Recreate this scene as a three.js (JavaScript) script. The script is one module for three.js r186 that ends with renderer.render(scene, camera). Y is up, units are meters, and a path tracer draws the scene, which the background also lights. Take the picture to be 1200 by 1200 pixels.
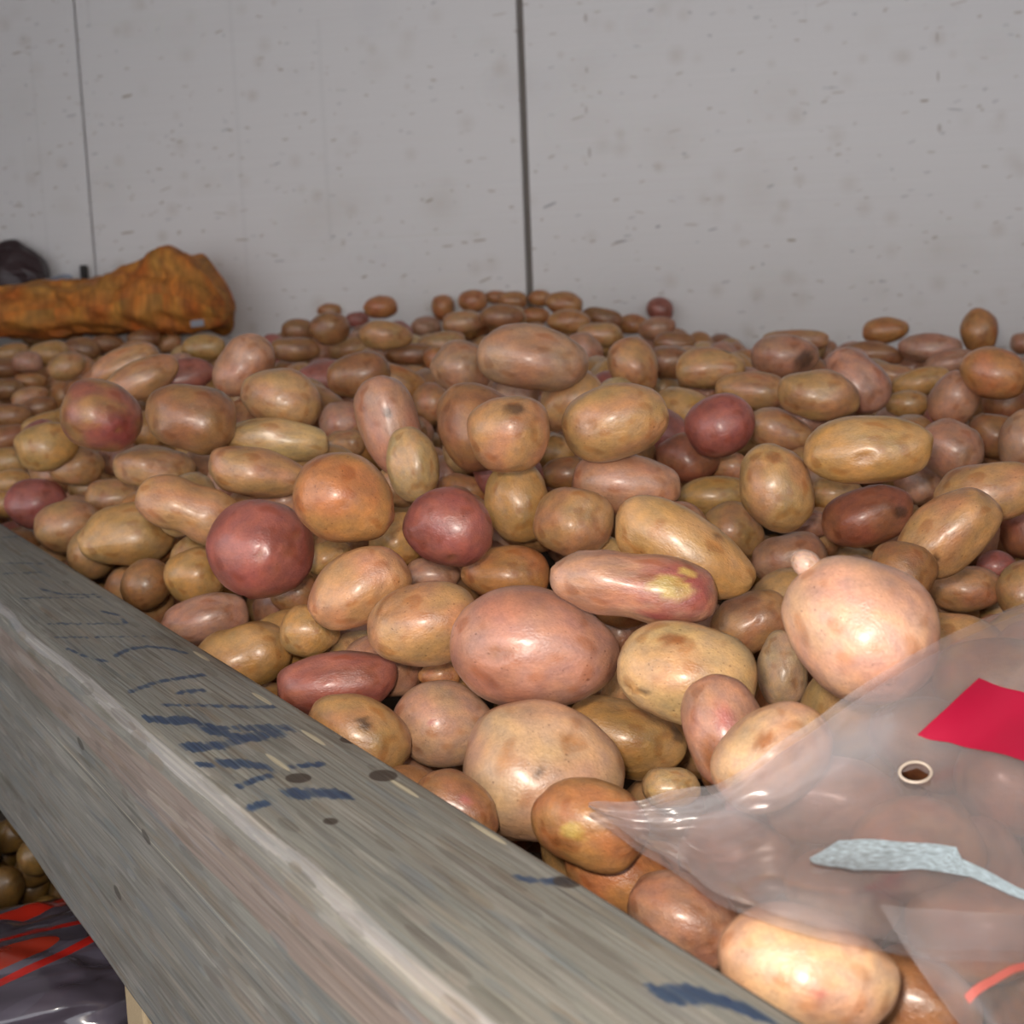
import * as THREE from 'three';
import { ImprovedNoise } from 'three/addons/math/ImprovedNoise.js';
import { mergeGeometries } from 'three/addons/utils/BufferGeometryUtils.js';
import { RoundedBoxGeometry } from 'three/addons/geometries/RoundedBoxGeometry.js';

// ---------------------------------------------------------------- camera, sky, flash, exposure
const scene = new THREE.Scene();
const EYE = new THREE.Vector3(0, 1.05, 0);
const camera = new THREE.PerspectiveCamera(40.72, 1, 0.05, 60);
camera.position.copy(EYE);
camera.rotation.order = 'YXZ';
camera.rotation.set(THREE.MathUtils.degToRad(-8.2), 0, THREE.MathUtils.degToRad(-2.25));
camera.focus = 0.92;
camera.userData.fStop = 11;
scene.add(camera);

scene.background = new THREE.Color().setRGB(2.05, 2.08, 2.2);      // overcast daylight, enters through the open front of the shed

const flash = new THREE.SpotLight(0xfff3e4, 2.05, 0, THREE.MathUtils.degToRad(36), 0.55, 2);   // the camera's flash, up and left of the lens
flash.position.set(-0.035, 1.105, 0.01);
flash.target.position.set(0.06, 0.8, -1.2);
flash.castShadow = true; flash.shadow.radius = 1.1; flash.shadow.mapSize.set(2048, 2048);
scene.add(flash, flash.target);

const renderer = new THREE.WebGLRenderer({ antialias: true });
renderer.toneMapping = THREE.LinearToneMapping;
renderer.toneMappingExposure = 1.0;
renderer.shadowMap.enabled = true;

// ---------------------------------------------------------------- helpers
let seed = 20457;
function rnd() { seed = (seed * 1664525 + 1013904223) >>> 0; return seed / 4294967296; }
const span = (a, b) => a + (b - a) * rnd();
const noise = new ImprovedNoise();
const N3 = (x, y, z) => noise.noise(x + 101.3, y + 57.7, z + 31.9);
const clamp = (v, a = 0, b = 1) => Math.min(b, Math.max(a, v));
const smooth = (a, b, x) => { const t = clamp((x - a) / (b - a)); return t * t * (3 - 2 * t); };
const taken = {};
function numbered(n) { const k = taken[n] = (taken[n] ?? -1) + 1; return k ? n + '_' + String(k).padStart(3, '0') : n; }
function mesh(name, geometry, material, parent) {
  const m = new THREE.Mesh(geometry, material);
  m.castShadow = m.receiveShadow = true;
  m.name = parent ? name : numbered(name);
  (parent || scene).add(m);
  return m;
}
function group(name, pos = [0, 0, 0]) { const g = new THREE.Group(); g.name = numbered(name); g.position.set(...pos); scene.add(g); return g; }
function tag(o, label, category, grp) { o.userData.label = label; o.userData.category = category; if (grp) o.userData.group = grp; return o; }
function structure(o, label, category) { o.userData.kind = 'structure'; if (label) tag(o, label, category); return o; }
function dataTexture(w, h, fn, srgb) {                              // fn(u, v) -> [r, g, b] in 0..1
  const d = new Uint8Array(w * h * 4);
  for (let y = 0; y < h; y++) for (let x = 0; x < w; x++) {
    const c = fn((x + .5) / w, (y + .5) / h), i = (y * w + x) * 4;
    d[i] = clamp(c[0]) * 255; d[i + 1] = clamp(c[1]) * 255; d[i + 2] = clamp(c[2]) * 255; d[i + 3] = 255;
  }
  const t = new THREE.DataTexture(d, w, h);
  t.wrapS = t.wrapT = THREE.RepeatWrapping; t.magFilter = THREE.LinearFilter; t.minFilter = THREE.LinearMipmapLinearFilter; t.generateMipmaps = true;
  if (srgb) t.colorSpace = THREE.SRGBColorSpace;
  t.needsUpdate = true;
  return t;
}
function canvasTexture(c) { const t = new THREE.CanvasTexture(c); t.colorSpace = THREE.SRGBColorSpace; t.wrapS = t.wrapT = THREE.RepeatWrapping; t.anisotropy = 8; return t; }
function canvas(w, h) { const c = document.createElement('canvas'); c.width = w; c.height = h; return c; }

// ---------------------------------------------------------------- the shed
const YAW = THREE.MathUtils.degToRad(12);
const wallU = new THREE.Vector3(Math.cos(YAW), 0, Math.sin(YAW));     // along the back wall
const wallN = new THREE.Vector3(-Math.sin(YAW), 0, Math.cos(YAW));    // out of the back wall
const wallP = new THREE.Vector3(0.0518, 1.0617, -2.8777);             // a point on its face, at the middle joint

// white paint over horizontal-grained board: thin scuffs, brown specks and faint stains
function wallCanvas() {
  const W = 2048, H = 1536, c = canvas(W, H), g = c.getContext('2d');
  g.fillStyle = '#d6d3d2'; g.fillRect(0, 0, W, H);
  for (let i = 0; i < 2600; i++) {                                    // horizontal grain
    g.globalAlpha = span(.02, .07); g.fillStyle = rnd() < .5 ? '#b9b3ae' : '#eceaea';
    g.fillRect(span(-100, W), span(0, H), span(60, 420), span(1, 2.5));
  }
  for (let i = 0; i < 260; i++) {                                     // broad faint stains
    const x = span(0, W), y = span(0, H), r = span(12, 60), gr = g.createRadialGradient(x, y, 0, x, y, r);
    const col = rnd() < .6 ? '150,132,112' : '160,160,168';
    gr.addColorStop(0, `rgba(${col},${span(.02, .08)})`); gr.addColorStop(1, `rgba(${col},0)`);
    g.globalAlpha = 1; g.fillStyle = gr; g.save(); g.translate(x, y); g.scale(span(.7, 1.6), 1); g.translate(-x, -y); g.fillRect(x - r, y - r, 2 * r, 2 * r); g.restore();
  }
  for (let i = 0; i < 2000; i++) {                                     // specks and short scuffs
    const x = span(0, W), y = span(0, H), big = rnd();
    g.globalAlpha = span(.12, .42) * (big > .9 ? 1.3 : .8); g.fillStyle = rnd() < .7 ? '#7d6a58' : '#6c6a70';
    g.beginPath(); g.ellipse(x, y, span(2, big > .85 ? 13 : 7), span(.8, 2.2), span(-.35, .2), 0, 7); g.fill();
  }
  for (let i = 0; i < 700; i++) {                                     // soft brown smudges
    const x = span(0, W), y = span(0, H), r = span(5, 20), gr = g.createRadialGradient(x, y, 0, x, y, r), al = span(.04, .16);
    gr.addColorStop(0, `rgba(138,118,98,${al})`); gr.addColorStop(1, 'rgba(138,118,98,0)'); g.globalAlpha = 1; g.fillStyle = gr; g.fillRect(x - r, y - r, 2 * r, 2 * r);
  }
  for (let i = 0; i < 14; i++) {                                      // vertical runs
    const x = span(0, W); g.globalAlpha = .05; g.fillStyle = '#8a8078'; g.fillRect(x, span(0, H * .5), span(2, 9), span(200, 700));
  }
  g.globalAlpha = .3; g.fillStyle = '#7a6d60';                        // rusty nail line beside the middle joint, and one further on
  for (const [s, y0, n, step] of [[.135, 0, 16, 62], [.81, 10, 14, 71]]) for (let i = 0; i < n; i++) { g.beginPath(); g.ellipse((s + 1.2) / 2.6 * W + span(-4, 4), y0 + i * step + span(-16, 16), span(1.5, 4), span(3, 9), 0, 0, 7); g.fill(); }
  return c;
}
const wallTex = canvasTexture(wallCanvas());
const wallBump = dataTexture(512, 512, (u, v) => { const n = .5 + .28 * N3(u * 6, v * 70, 3) + .2 * N3(u * 30, v * 130, 9); return [n, n, n]; });
wallBump.repeat.set(2, 2);
const wallMat = new THREE.MeshStandardMaterial({ map: wallTex, bumpMap: wallBump, bumpScale: 0.0006, roughness: .62 });
const backing = new THREE.MeshStandardMaterial({ color: 0x8d8680, roughness: .9 });
const darkWood = new THREE.MeshStandardMaterial({ color: 0x4a4038, roughness: .9 });
const plainWall = new THREE.MeshStandardMaterial({ color: 0xb9b5b0, roughness: .85 });
const concrete = new THREE.MeshStandardMaterial({ color: 0x6f6a64, roughness: .95 });

const wallBack = new THREE.Group(); wallBack.name = 'wall_back'; scene.add(structure(wallBack, 'white painted board wall with upright joints behind the potato heap', 'wall'));
wallBack.position.set(wallP.x, 0, wallP.z); wallBack.rotation.y = -YAW;
{
  const back = mesh('backing', new THREE.BoxGeometry(5.2, 2.7, .08), backing, wallBack); back.position.set(.2, 1.35, -.065);
  // [from, to] along the wall, how proud the panel stands
  for (const [s0, s1, proud] of [[-2.3, -.970, -.004], [-.962, -.004, .004], [.008, 1.21, -.007], [1.222, 2.7, -.004]]) {
    const g = new RoundedBoxGeometry(s1 - s0, 2.7, .018, 2, .0025), p = g.attributes.position, uv = g.attributes.uv;
    for (let i = 0; i < p.count; i++) uv.setXY(i, (p.getX(i) + (s0 + s1) / 2 + 1.2) / 2.6, (p.getY(i) + .75) / 1.95 + (s0 < -.97 ? .37 : 0));
    const m = mesh('panel', g, wallMat, wallBack); m.position.set((s0 + s1) / 2, 1.35, -.009 + proud);
  }
}
function shell(name, w, h, d, x, y, z, mat) { const m = mesh(name, new THREE.BoxGeometry(w, h, d), mat); m.position.set(x, y, z); return structure(m); }
shell('floor', 5.6, .1, 6.4, .1, -.05, -.6, concrete);
shell('ceiling', 5.6, .1, 6.4, .1, 2.75, -.6, plainWall);
shell('wall_left', .1, 2.7, 3.2, -2.2, 1.35, -2.2, plainWall);
shell('wall_right', .1, 2.7, 6.4, 2.6, 1.35, -.6, plainWall);

// ---------------------------------------------------------------- the timber rail of the bin
const railO = new THREE.Vector3(.10394761, .79086954, -.46782342);    // near point of the inner top edge
const railD = new THREE.Vector3(-.5239808, .0285632, -.851251);       // along it, away
const railN = new THREE.Vector3(.85159846, 0, -.52419468);            // across, into the bin
const railH = new THREE.Vector3(.01497268, .99959199, .02432438);     // up
const STROKES = [[[1.24, 0.0251], [1.236, 0.0076]], [[1.088, 0.057], [1.053, 0.0236]], [[1.032, 0.0687], [1.013, 0.0384]], [[0.91, 0.0799], [0.87, 0.0194]], [[0.943, 0.0575], [0.905, 0.0465], [0.882, 0.02]], [[0.798, 0.0843], [0.758, 0.031], [0.792, 0.0281], [0.816, 0.0355]], [[0.751, 0.0913], [0.705, 0.0285]], [[0.663, 0.0673], [0.678, 0.0545], [0.677, 0.0396], [0.663, 0.0285], [0.638, 0.0216]], [[0.711, 0.0924], [0.672, 0.0858], [0.65, 0.0753]], [[0.567, 0.087], [0.577, 0.0665], [0.575, 0.047], [0.575, 0.0305]], [[0.526, 0.0786], [0.498, 0.0461], [0.474, 0.0186]], [[0.503, 0.0951], [0.488, 0.0835], [0.482, 0.0727], [0.456, 0.0653], [0.427, 0.0251]], [[0.544, 0.0612], [0.539, 0.0433]], [[0.435, 0.0938], [0.425, 0.0763], [0.426, 0.0511]], [[0.458, 0.0734], [0.426, 0.0563], [0.423, 0.034]], [[0.396, 0.0859], [0.385, 0.074], [0.37, 0.0647]], [[0.354, 0.0922], [0.357, 0.0814], [0.358, 0.0677]], [[0.326, 0.0742], [0.318, 0.0596], [0.307, 0.0468]], [[0.324, 0.0989], [0.324, 0.0925], [0.323, 0.0868]], [[0.404, 0.0973], [0.394, 0.0909]], [[0.365, 0.0545], [0.358, 0.0368]], [[0.048, 0.0394], [0.041, 0.0258], [0.027, 0.0209], [0.014, 0.0162]], [[0.166, 0.0274], [0.154, 0.0172], [0.151, 0.0064]]];
const RW = .105, RH = .205, PERIM = RW + RH, RL0 = -.35, RL1 = 2.05, REND = 3.0;
function railCanvas() {
  const W = 2048, H = 1024, c = canvas(W, H), g = c.getContext('2d');
  const X = t => (t - RL0) / (RL1 - RL0) * W, Y = w => w / PERIM * H;
  g.fillStyle = '#7f7e77'; g.fillRect(0, 0, W, H);
  const band = (w0, w1, col, a) => { g.globalAlpha = a; g.fillStyle = col; for (let x = 0; x < W; x += 8) g.fillRect(x, Y(w0 + .004 * N3(x * .01, 1, w0 * 90)), 8, Y(w1 - w0 + .004 * N3(x * .013, 5, w0 * 90))); };
  band(.098, .31, '#6f6b64', .8);
  band(.118, .148, '#8a7268', .55);                                   // stripe of bare pinkish wood under the worn edge
  for (let i = 0; i < 3600; i++) {                                    // weathered grain along the timber
    const w = span(0, PERIM), t = span(-60, W), k = rnd();
    g.globalAlpha = span(.05, .2); g.fillStyle = k < .42 ? '#5d584e' : k < .62 ? '#b8b0a0' : k < .8 ? '#7b6c58' : '#6f7478';
    g.fillRect(t, Y(w), span(20, 190), span(1, 3.6));
  }
  band(.101, .109, '#b3aeb0', .42);                                    // rubbed pale outer edge
  for (let i = 0; i < 500; i++) { g.globalAlpha = span(.05, .22); g.fillStyle = rnd() < .5 ? '#d6cdbd' : '#8c8478'; g.fillRect(span(0, W), Y(span(.098, .112)), span(10, 120), span(1, 4)); }
  for (let i = 0; i < 4200; i++) {                                    // grey and brown mottling of old wood
    g.globalAlpha = span(.06, .24); g.fillStyle = ['#3f3a33', '#aaa69c', '#6e5a44', '#59646e', '#98897a', '#4a4036'][i % 6];
    g.beginPath(); g.ellipse(span(0, W), span(0, H), span(5, 34), span(3, 13), span(-.12, .12), 0, 7); g.fill();
  }
  for (let i = 0; i < 90; i++) {                                      // blotches of dirt and bleached wood
    const x = span(0, W), y = span(0, H), r = span(14, 70);
    const col = rnd() < .5 ? '70,62,50' : '165,160,150', gr = g.createRadialGradient(0, 0, 0, 0, 0, r);
    gr.addColorStop(0, `rgba(${col},${span(.1, .3)})`); gr.addColorStop(1, `rgba(${col},0)`);
    g.globalAlpha = 1; g.save(); g.translate(x, y); g.scale(1.8, 1); g.fillStyle = gr; g.fillRect(-r, -r, 2 * r, 2 * r); g.restore();
  }
  // bare splinters
  for (const [t, w] of [[.404, .0237], [.376, .0579], [.497, .0191], [.624, .0156], [.299, .0178], [.22, .012]]) { g.globalAlpha = .75; g.fillStyle = '#c2b698'; g.save(); g.translate(X(t), Y(w)); g.beginPath(); g.ellipse(0, 0, 15, 6, 0, 0, 7); g.fill(); g.restore(); }
  // blue ink dashes, broken by the grain
  g.lineCap = 'butt';
  STROKES.forEach((s, i) => {
    for (let k = 0; k + 1 < s.length; k++) for (let q = 0; q < 34; q++) {
      const f = q / 34, t = s[k][0] + (s[k + 1][0] - s[k][0]) * f, w = s[k][1] + (s[k + 1][1] - s[k][1]) * f;
      const thick = [11, 13, 14, 15, 17, 21].includes(i) ? 8 : 3.2;
      g.globalAlpha = clamp(.5 + 1.1 * N3(t * 45, w * 420, 2)) * (i < 3 ? .55 : .8); g.fillStyle = q % 3 ? '#37475e' : '#2c3c58';
      const len = thick * span(.7, 2.2); g.fillRect(X(t) - len / 2 + span(-2, 2), Y(w) - 4, len, span(5, 12));
    }
  });
  // knots
  for (const [t, w, r] of [[.345, .0583, 7], [.322, .0182, 8], [.278, .0697, 4], [.388, .0062, 7], [.151, .012, 6]]) {
    g.globalAlpha = .82; g.fillStyle = '#382f2a'; g.beginPath(); g.ellipse(X(t), Y(w), r, r * 3.1, 0, 0, 7); g.fill();
  }
  // long crack and small nicks down the outer face
  g.globalAlpha = .55; g.strokeStyle = '#c7bda6'; g.lineWidth = 2; g.beginPath(); g.moveTo(X(.2), Y(.172)); g.lineTo(X(.45), Y(.168)); g.lineTo(X(.75), Y(.165)); g.stroke();
  g.strokeStyle = '#3c362e'; g.beginPath(); g.moveTo(X(.2), Y(.174)); g.lineTo(X(.75), Y(.167)); g.stroke();
  for (const [t, w] of [[.47, .168], [.3, .225], [.55, .235], [.62, .15], [.12, .17]]) { g.globalAlpha = .7; g.fillStyle = '#3e3832'; g.beginPath(); g.ellipse(X(t), Y(w), 7, 12, .3, 0, 7); g.fill(); }
  return c;
}
const railTex = canvasTexture(railCanvas());
const railBump = dataTexture(1024, 512, (u, v) => { const n = .5 + .3 * N3(u * 22, v * 95, 4) + .25 * N3(u * 60, v * 210, 8) + .12 * N3(u * 8, v * 22, 1); return [n, n, n]; });
const railMat = new THREE.MeshStandardMaterial({ map: railTex, bumpMap: railBump, bumpScale: .001, roughness: .68 });
{
  // profile: (across from inner edge, down from top), with a worn round outer corner
  const prof = [], arc = (cx, cy, r, a0, a1, n) => { for (let i = 0; i <= n; i++) { const a = a0 + (a1 - a0) * i / n; prof.push([cx + r * Math.cos(a), cy + r * Math.sin(a)]); } };
  arc(.007, -.007, .007, Math.PI, Math.PI / 2, 4);
  for (let i = 1; i < 8; i++) prof.push([.007 + (RW - .021) * i / 8, 0]);
  arc(RW - .014, -.014, .014, Math.PI / 2, 0, 7);
  for (let i = 1; i < 8; i++) prof.push([RW, -.014 - (RH - .022) * i / 8]);
  arc(RW - .008, -RH + .008, .008, 0, -Math.PI / 2, 3);
  prof.push([.006, -RH]); prof.push([0, -RH + .006]); prof.push([0, -RH / 2]); prof.push([0, -.007]);
  const per = [0]; for (let i = 1; i < prof.length; i++) per.push(per[i - 1] + Math.hypot(prof[i][0] - prof[i - 1][0], prof[i][1] - prof[i - 1][1]));
  const NS = 160, pos = [], uv = [], idx = [], M = prof.length;
  for (let s = 0; s <= NS; s++) {
    const t = RL0 + (REND - RL0) * s / NS;
    for (let i = 0; i < M; i++) {
      let [w, h] = prof[i];
      const e = Math.exp(-(((w - RW) ** 2 + h * h) / .0006));
      const wob = .0016 * N3(t * 9, w * 30, h * 30) + e * (-.0035 * Math.max(0, N3(t * 14, 3, 1)) - .002);
      w += wob * (w > .05 ? 1 : .25); h += .5 * wob;
      const p = railO.clone().addScaledVector(railD, t).addScaledVector(railN, -w).addScaledVector(railH, h);
      pos.push(p.x, p.y, p.z); uv.push((t - RL0) / (RL1 - RL0), 1 - per[i] / PERIM);
    }
  }
  for (let s = 0; s < NS; s++) for (let i = 0; i + 1 < M; i++) { const a = s * M + i, b = a + 1, c = a + M, d = c + 1; idx.push(a, b, c, b, d, c); }
  for (const s of [0, NS]) { const o = pos.length / 3; pos.push(...railO.clone().addScaledVector(railD, s ? REND : RL0).addScaledVector(railN, -RW / 2).addScaledVector(railH, -RH / 2).toArray()); uv.push(.5, .5); for (let i = 0; i + 1 < M; i++) s ? idx.push(s * M + i, s * M + i + 1, o) : idx.push(s * M + i + 1, s * M + i, o); }
  const g = new THREE.BufferGeometry(); g.setAttribute('position', new THREE.Float32BufferAttribute(pos, 3)); g.setAttribute('uv', new THREE.Float32BufferAttribute(uv, 2)); g.setIndex(idx); g.computeVertexNormals();
  tag(mesh('timber_rail', g, railMat), 'thick weathered grey timber rail with blue ink dashes holding back the potatoes', 'timber');
}
// the bin's bed and its other side board
const bedMat = new THREE.MeshStandardMaterial({ color: 0x5b4a3a, roughness: .95 });
{
  const sh = new THREE.Shape(), at = (t, w) => { const p = railO.clone().addScaledVector(railD, t).addScaledVector(railN, w); return [p.x, p.z]; };
  sh.moveTo(...at(-.3, .002)); sh.lineTo(...at(2.98, .002)); sh.lineTo(-1.4, -3.17); sh.lineTo(1.4, -2.57); sh.lineTo(.56, -.36); sh.closePath();
  const g = new THREE.ExtrudeGeometry(sh, { depth: .03, bevelEnabled: false }); g.rotateX(Math.PI / 2);
  structure(mesh('bin_floor', g, bedMat)).position.y = .615;
  const side = mesh('side_board', new RoundedBoxGeometry(.03, .42, 2.4, 2, .004), bedMat); side.position.set(.99, .795, -1.46); side.rotation.y = -Math.atan2(.84, 2.2);
  tag(side, 'brown board closing the far side of the potato bin', 'board');
}
{ // pale post under the rail
  const m = mesh('wooden_post', new RoundedBoxGeometry(.07, .6, .05, 2, .004), new THREE.MeshStandardMaterial({ color: 0xb09a78, roughness: .8, bumpMap: railBump, bumpScale: .001 }));
  m.position.set(-.274, .30, -1.01); m.rotation.y = .55;
  tag(m, 'pale bare wooden post standing under the timber rail', 'post');
}

// ---------------------------------------------------------------- potatoes
// skin textures: mottling, pores and scuffs as a tint over each potato's own colour
function skinMaps(k, pores) {
  const dots = [];
  for (let i = 0; i < pores; i++) { const z = span(-1, 1), a = span(0, 6.2832), r = Math.sqrt(1 - z * z); dots.push([r * Math.cos(a), z, r * Math.sin(a), span(.006, .013) * (rnd() < .06 ? 1.8 : 1), span(.15, .55)]); }
  const W = 512, H = 256, val = new Float32Array(W * H * 2);
  const dir = (u, v) => { const th = v * Math.PI, ph = u * 2 * Math.PI; return [-Math.cos(ph) * Math.sin(th), Math.cos(th), Math.sin(ph) * Math.sin(th)]; };
  const dotm = new Float32Array(W * H);
  for (const [x, y, z, r, s] of dots) {
    const v0 = Math.acos(clamp(y, -1, 1)) / Math.PI; let u0 = Math.atan2(z, -x) / (2 * Math.PI); if (u0 < 0) u0 += 1;
    const ry = Math.ceil(r / Math.PI * H * 2) + 1, rx = Math.ceil(r / (2 * Math.PI) * W * 2 / Math.max(.15, Math.sin(v0 * Math.PI))) + 1;
    for (let j = -ry; j <= ry; j++) for (let i = -rx; i <= rx; i++) {
      const py = Math.round(v0 * H) + j; if (py < 0 || py >= H) continue;
      const pxx = ((Math.round(u0 * W) + i) % W + W) % W, d = dir((pxx + .5) / W, (py + .5) / H);
      const dd = Math.hypot(d[0] - x, d[1] - y, d[2] - z);
      if (dd < r * 1.6) dotm[py * W + pxx] = Math.max(dotm[py * W + pxx], s * (1 - smooth(r * .5, r * 1.6, dd)));
    }
  }
  const col = dataTexture(W, H, (u, v) => {
    const d = dir(u, 1 - v), o = k * 13.7;
    const big = N3(d[0] * 1.6 + o, d[1] * 1.6, d[2] * 1.6), mid = N3(d[0] * 5 + o, d[1] * 5, d[2] * 5), fine = N3(d[0] * 19, d[1] * 19 + o, d[2] * 19), xf = N3(d[0] * 55, d[1] * 55, d[2] * 55 + o);
    const russet = smooth(.18, .55, N3(d[0] * 3 + o, d[1] * 3 + 7, d[2] * 3)) * (.5 + .5 * clamp(.5 + fine));
    const sp = dotm[Math.min(H - 1, Math.floor((1 - v) * H)) * W + Math.min(W - 1, Math.floor(u * W))];
    const b = .86 + .1 * big + .07 * mid + .05 * fine + .05 * xf;
    return [(b + .02 * mid) * (1 - .12 * russet) * (1 - .55 * sp), (b - .03 * big) * (1 - .2 * russet) * (1 - .62 * sp), (b - .06 * mid) * (1 - .27 * russet) * (1 - .62 * sp)];
  }, true);
  const bump = dataTexture(W, H, (u, v) => {
    const d = dir(u, 1 - v), sp = dotm[Math.min(H - 1, Math.floor((1 - v) * H)) * W + Math.min(W - 1, Math.floor(u * W))];
    const n = .62 + .16 * N3(d[0] * 9, d[1] * 9, d[2] * 9 + k) + .14 * N3(d[0] * 30, d[1] * 30 + k, d[2] * 30) + .1 * N3(d[0] * 70, d[1] * 70, d[2] * 70) - .35 * sp;
    return [n, n, n];
  });
  return { col, bump };
}
const skinMats = [0, 1, 2, 3].map(k => {
  const { col, bump } = skinMaps(k, [90, 220, 380, 150][k]);
  return new THREE.MeshPhysicalMaterial({ map: col, bumpMap: bump, bumpScale: .0009, vertexColors: true, roughness: .42, clearcoat: .4, clearcoatRoughness: .24 });
});
const SKIN = { R: ['#b56d5e', '#ab6154'], P: ['#c89578', '#c18669'], T: ['#cb9a67', '#c88e65'], TL: ['#dcb57e', '#d6a774'], Y: ['#d09a5a', '#d2a269'], YL: ['#dfbe84', '#d9b17a'], B: ['#ad7a4e', '#a46c49'], BR: ['#a05d46', '#ac7052'], O: ['#c98d56', '#c37e50'], K: ['#e0b58d', '#dba987'], RY: ['#b98a55', '#ab6a54'], G: ['#8d6a34', '#7c5c30'] };
for (const k in SKIN) SKIN[k] = SKIN[k].map(h => new THREE.Color(h));
const MARK = { y: new THREE.Color('#dcb765'), r: new THREE.Color('#a34a49'), o: new THREE.Color('#a8683c'), d: new THREE.Color('#4d3a2e'), p: new THREE.Color('#c07068'), e: new THREE.Color('#a5703f'), g: new THREE.Color('#a89384') };

function potatoGeometry(a, b, c, code, id, fine, feats, waist = 0) {              // half-lengths along y, z, x
  const W = fine ? 48 : 28, H = fine ? 32 : 18, g = new THREE.SphereGeometry(1, W, H), p = g.attributes.position;
  const o = id * 3.17, colr = new Float32Array(p.count * 3), tmp = new THREE.Color();
  const taper = span(-.13, .13), bend = span(-.1, .1) * b, blunt = 1 - span(.1, .24) * clamp((a / b - 1.05) / .4), amp = span(.04, .085);
  const eyes = [];
  const ne = 3 + Math.floor(rnd() * 4), end = rnd() < .5 ? 1 : -1;
  for (let i = 0; i < ne; i++) { const y = clamp(end * span(-.3, .98), -.98, .98), t = span(0, 6.283), r = Math.sqrt(1 - y * y); eyes.push([r * Math.cos(t), y, r * Math.sin(t), span(.09, .15), 'a']); }
  for (const f of [...feats].sort((p, q) => 'rpogdye'.indexOf(p[4]) - 'rpogdye'.indexOf(q[4]))) { const l = Math.hypot(f[0], f[1], f[2]); eyes.push([f[0] / l, f[1] / l, f[2] / l, f[3], f[4]]); }
  const [c0, c1] = SKIN[code];
  const hueShift = [1 + span(-.04, .04), 1 + span(-.04, .04), 1 + span(-.07, .05)];
  for (let i = 0; i < p.count; i++) {
    const x = p.getX(i), y = p.getY(i), z = p.getZ(i);
    const rho = Math.hypot(x, z), bl = rho > 1e-4 ? Math.pow(rho, blunt - 1) : 1;
    let r = 1 + amp * N3(x * 1.15 + o, y * 1.15, z * 1.15) * 1.6 + .016 * N3(x * 3.2, y * 3.2 + o, z * 3.2);
    const mix = smooth(-.25, .35, N3(x * 1.3 + o, y * 1.3 + 9, z * 1.3));
    tmp.copy(c0).lerp(c1, mix);
    for (const [ex, ey, ez, er, kind] of eyes) {
      const d = Math.hypot(x - ex, y - ey, z - ez);
      if (kind === 'a' || kind === 'e') {
        const q = d / er; if (q < 2.4) { r -= (kind === 'e' ? .09 : .04) * Math.exp(-q * q * 2.2) - .018 * Math.exp(-((q - 1.15) ** 2) * 7) * (y * end > ey * end ? 1 : .25); tmp.lerp(kind === 'e' ? MARK.e : MARK.o, (kind === 'e' ? .85 : .35) * Math.exp(-q * q * 2.5)); }
      } else {
        const edge = er * (1 + .35 * N3(x * 7 + o, y * 7, z * 7)), soft = kind === 'r' || kind === 'p' ? .75 : .3;
        const k = 1 - smooth(edge * (1 - soft), edge * (1 + soft * .5), d);
        if (k > 0) tmp.lerp(MARK[kind], k * (kind === 'd' ? .75 : kind === 'g' ? .4 : .85));
      }
    }
    const s = (1 + taper * y) * bl * (1 - waist * Math.exp(-(((y + .05) / .3) ** 2)));
    p.setXYZ(i, x * c * r * s + bend * (y * y - .3), y * a * r, z * b * r * s);
    colr[i * 3] = tmp.r * hueShift[0]; colr[i * 3 + 1] = tmp.g * hueShift[1]; colr[i * 3 + 2] = tmp.b * hueShift[2];
  }
  g.setAttribute('color', new THREE.BufferAttribute(colr, 3));
  g.computeVertexNormals();
  const n = g.attributes.normal;                                       // close the seam in the shading
  for (let j = 0; j <= H; j++) { const i0 = j * (W + 1), i1 = i0 + W, v = new THREE.Vector3(n.getX(i0) + n.getX(i1), n.getY(i0) + n.getY(i1), n.getZ(i0) + n.getZ(i1)).normalize(); n.setXYZ(i0, v.x, v.y, v.z); n.setXYZ(i1, v.x, v.y, v.z); }
  return g;
}
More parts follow.
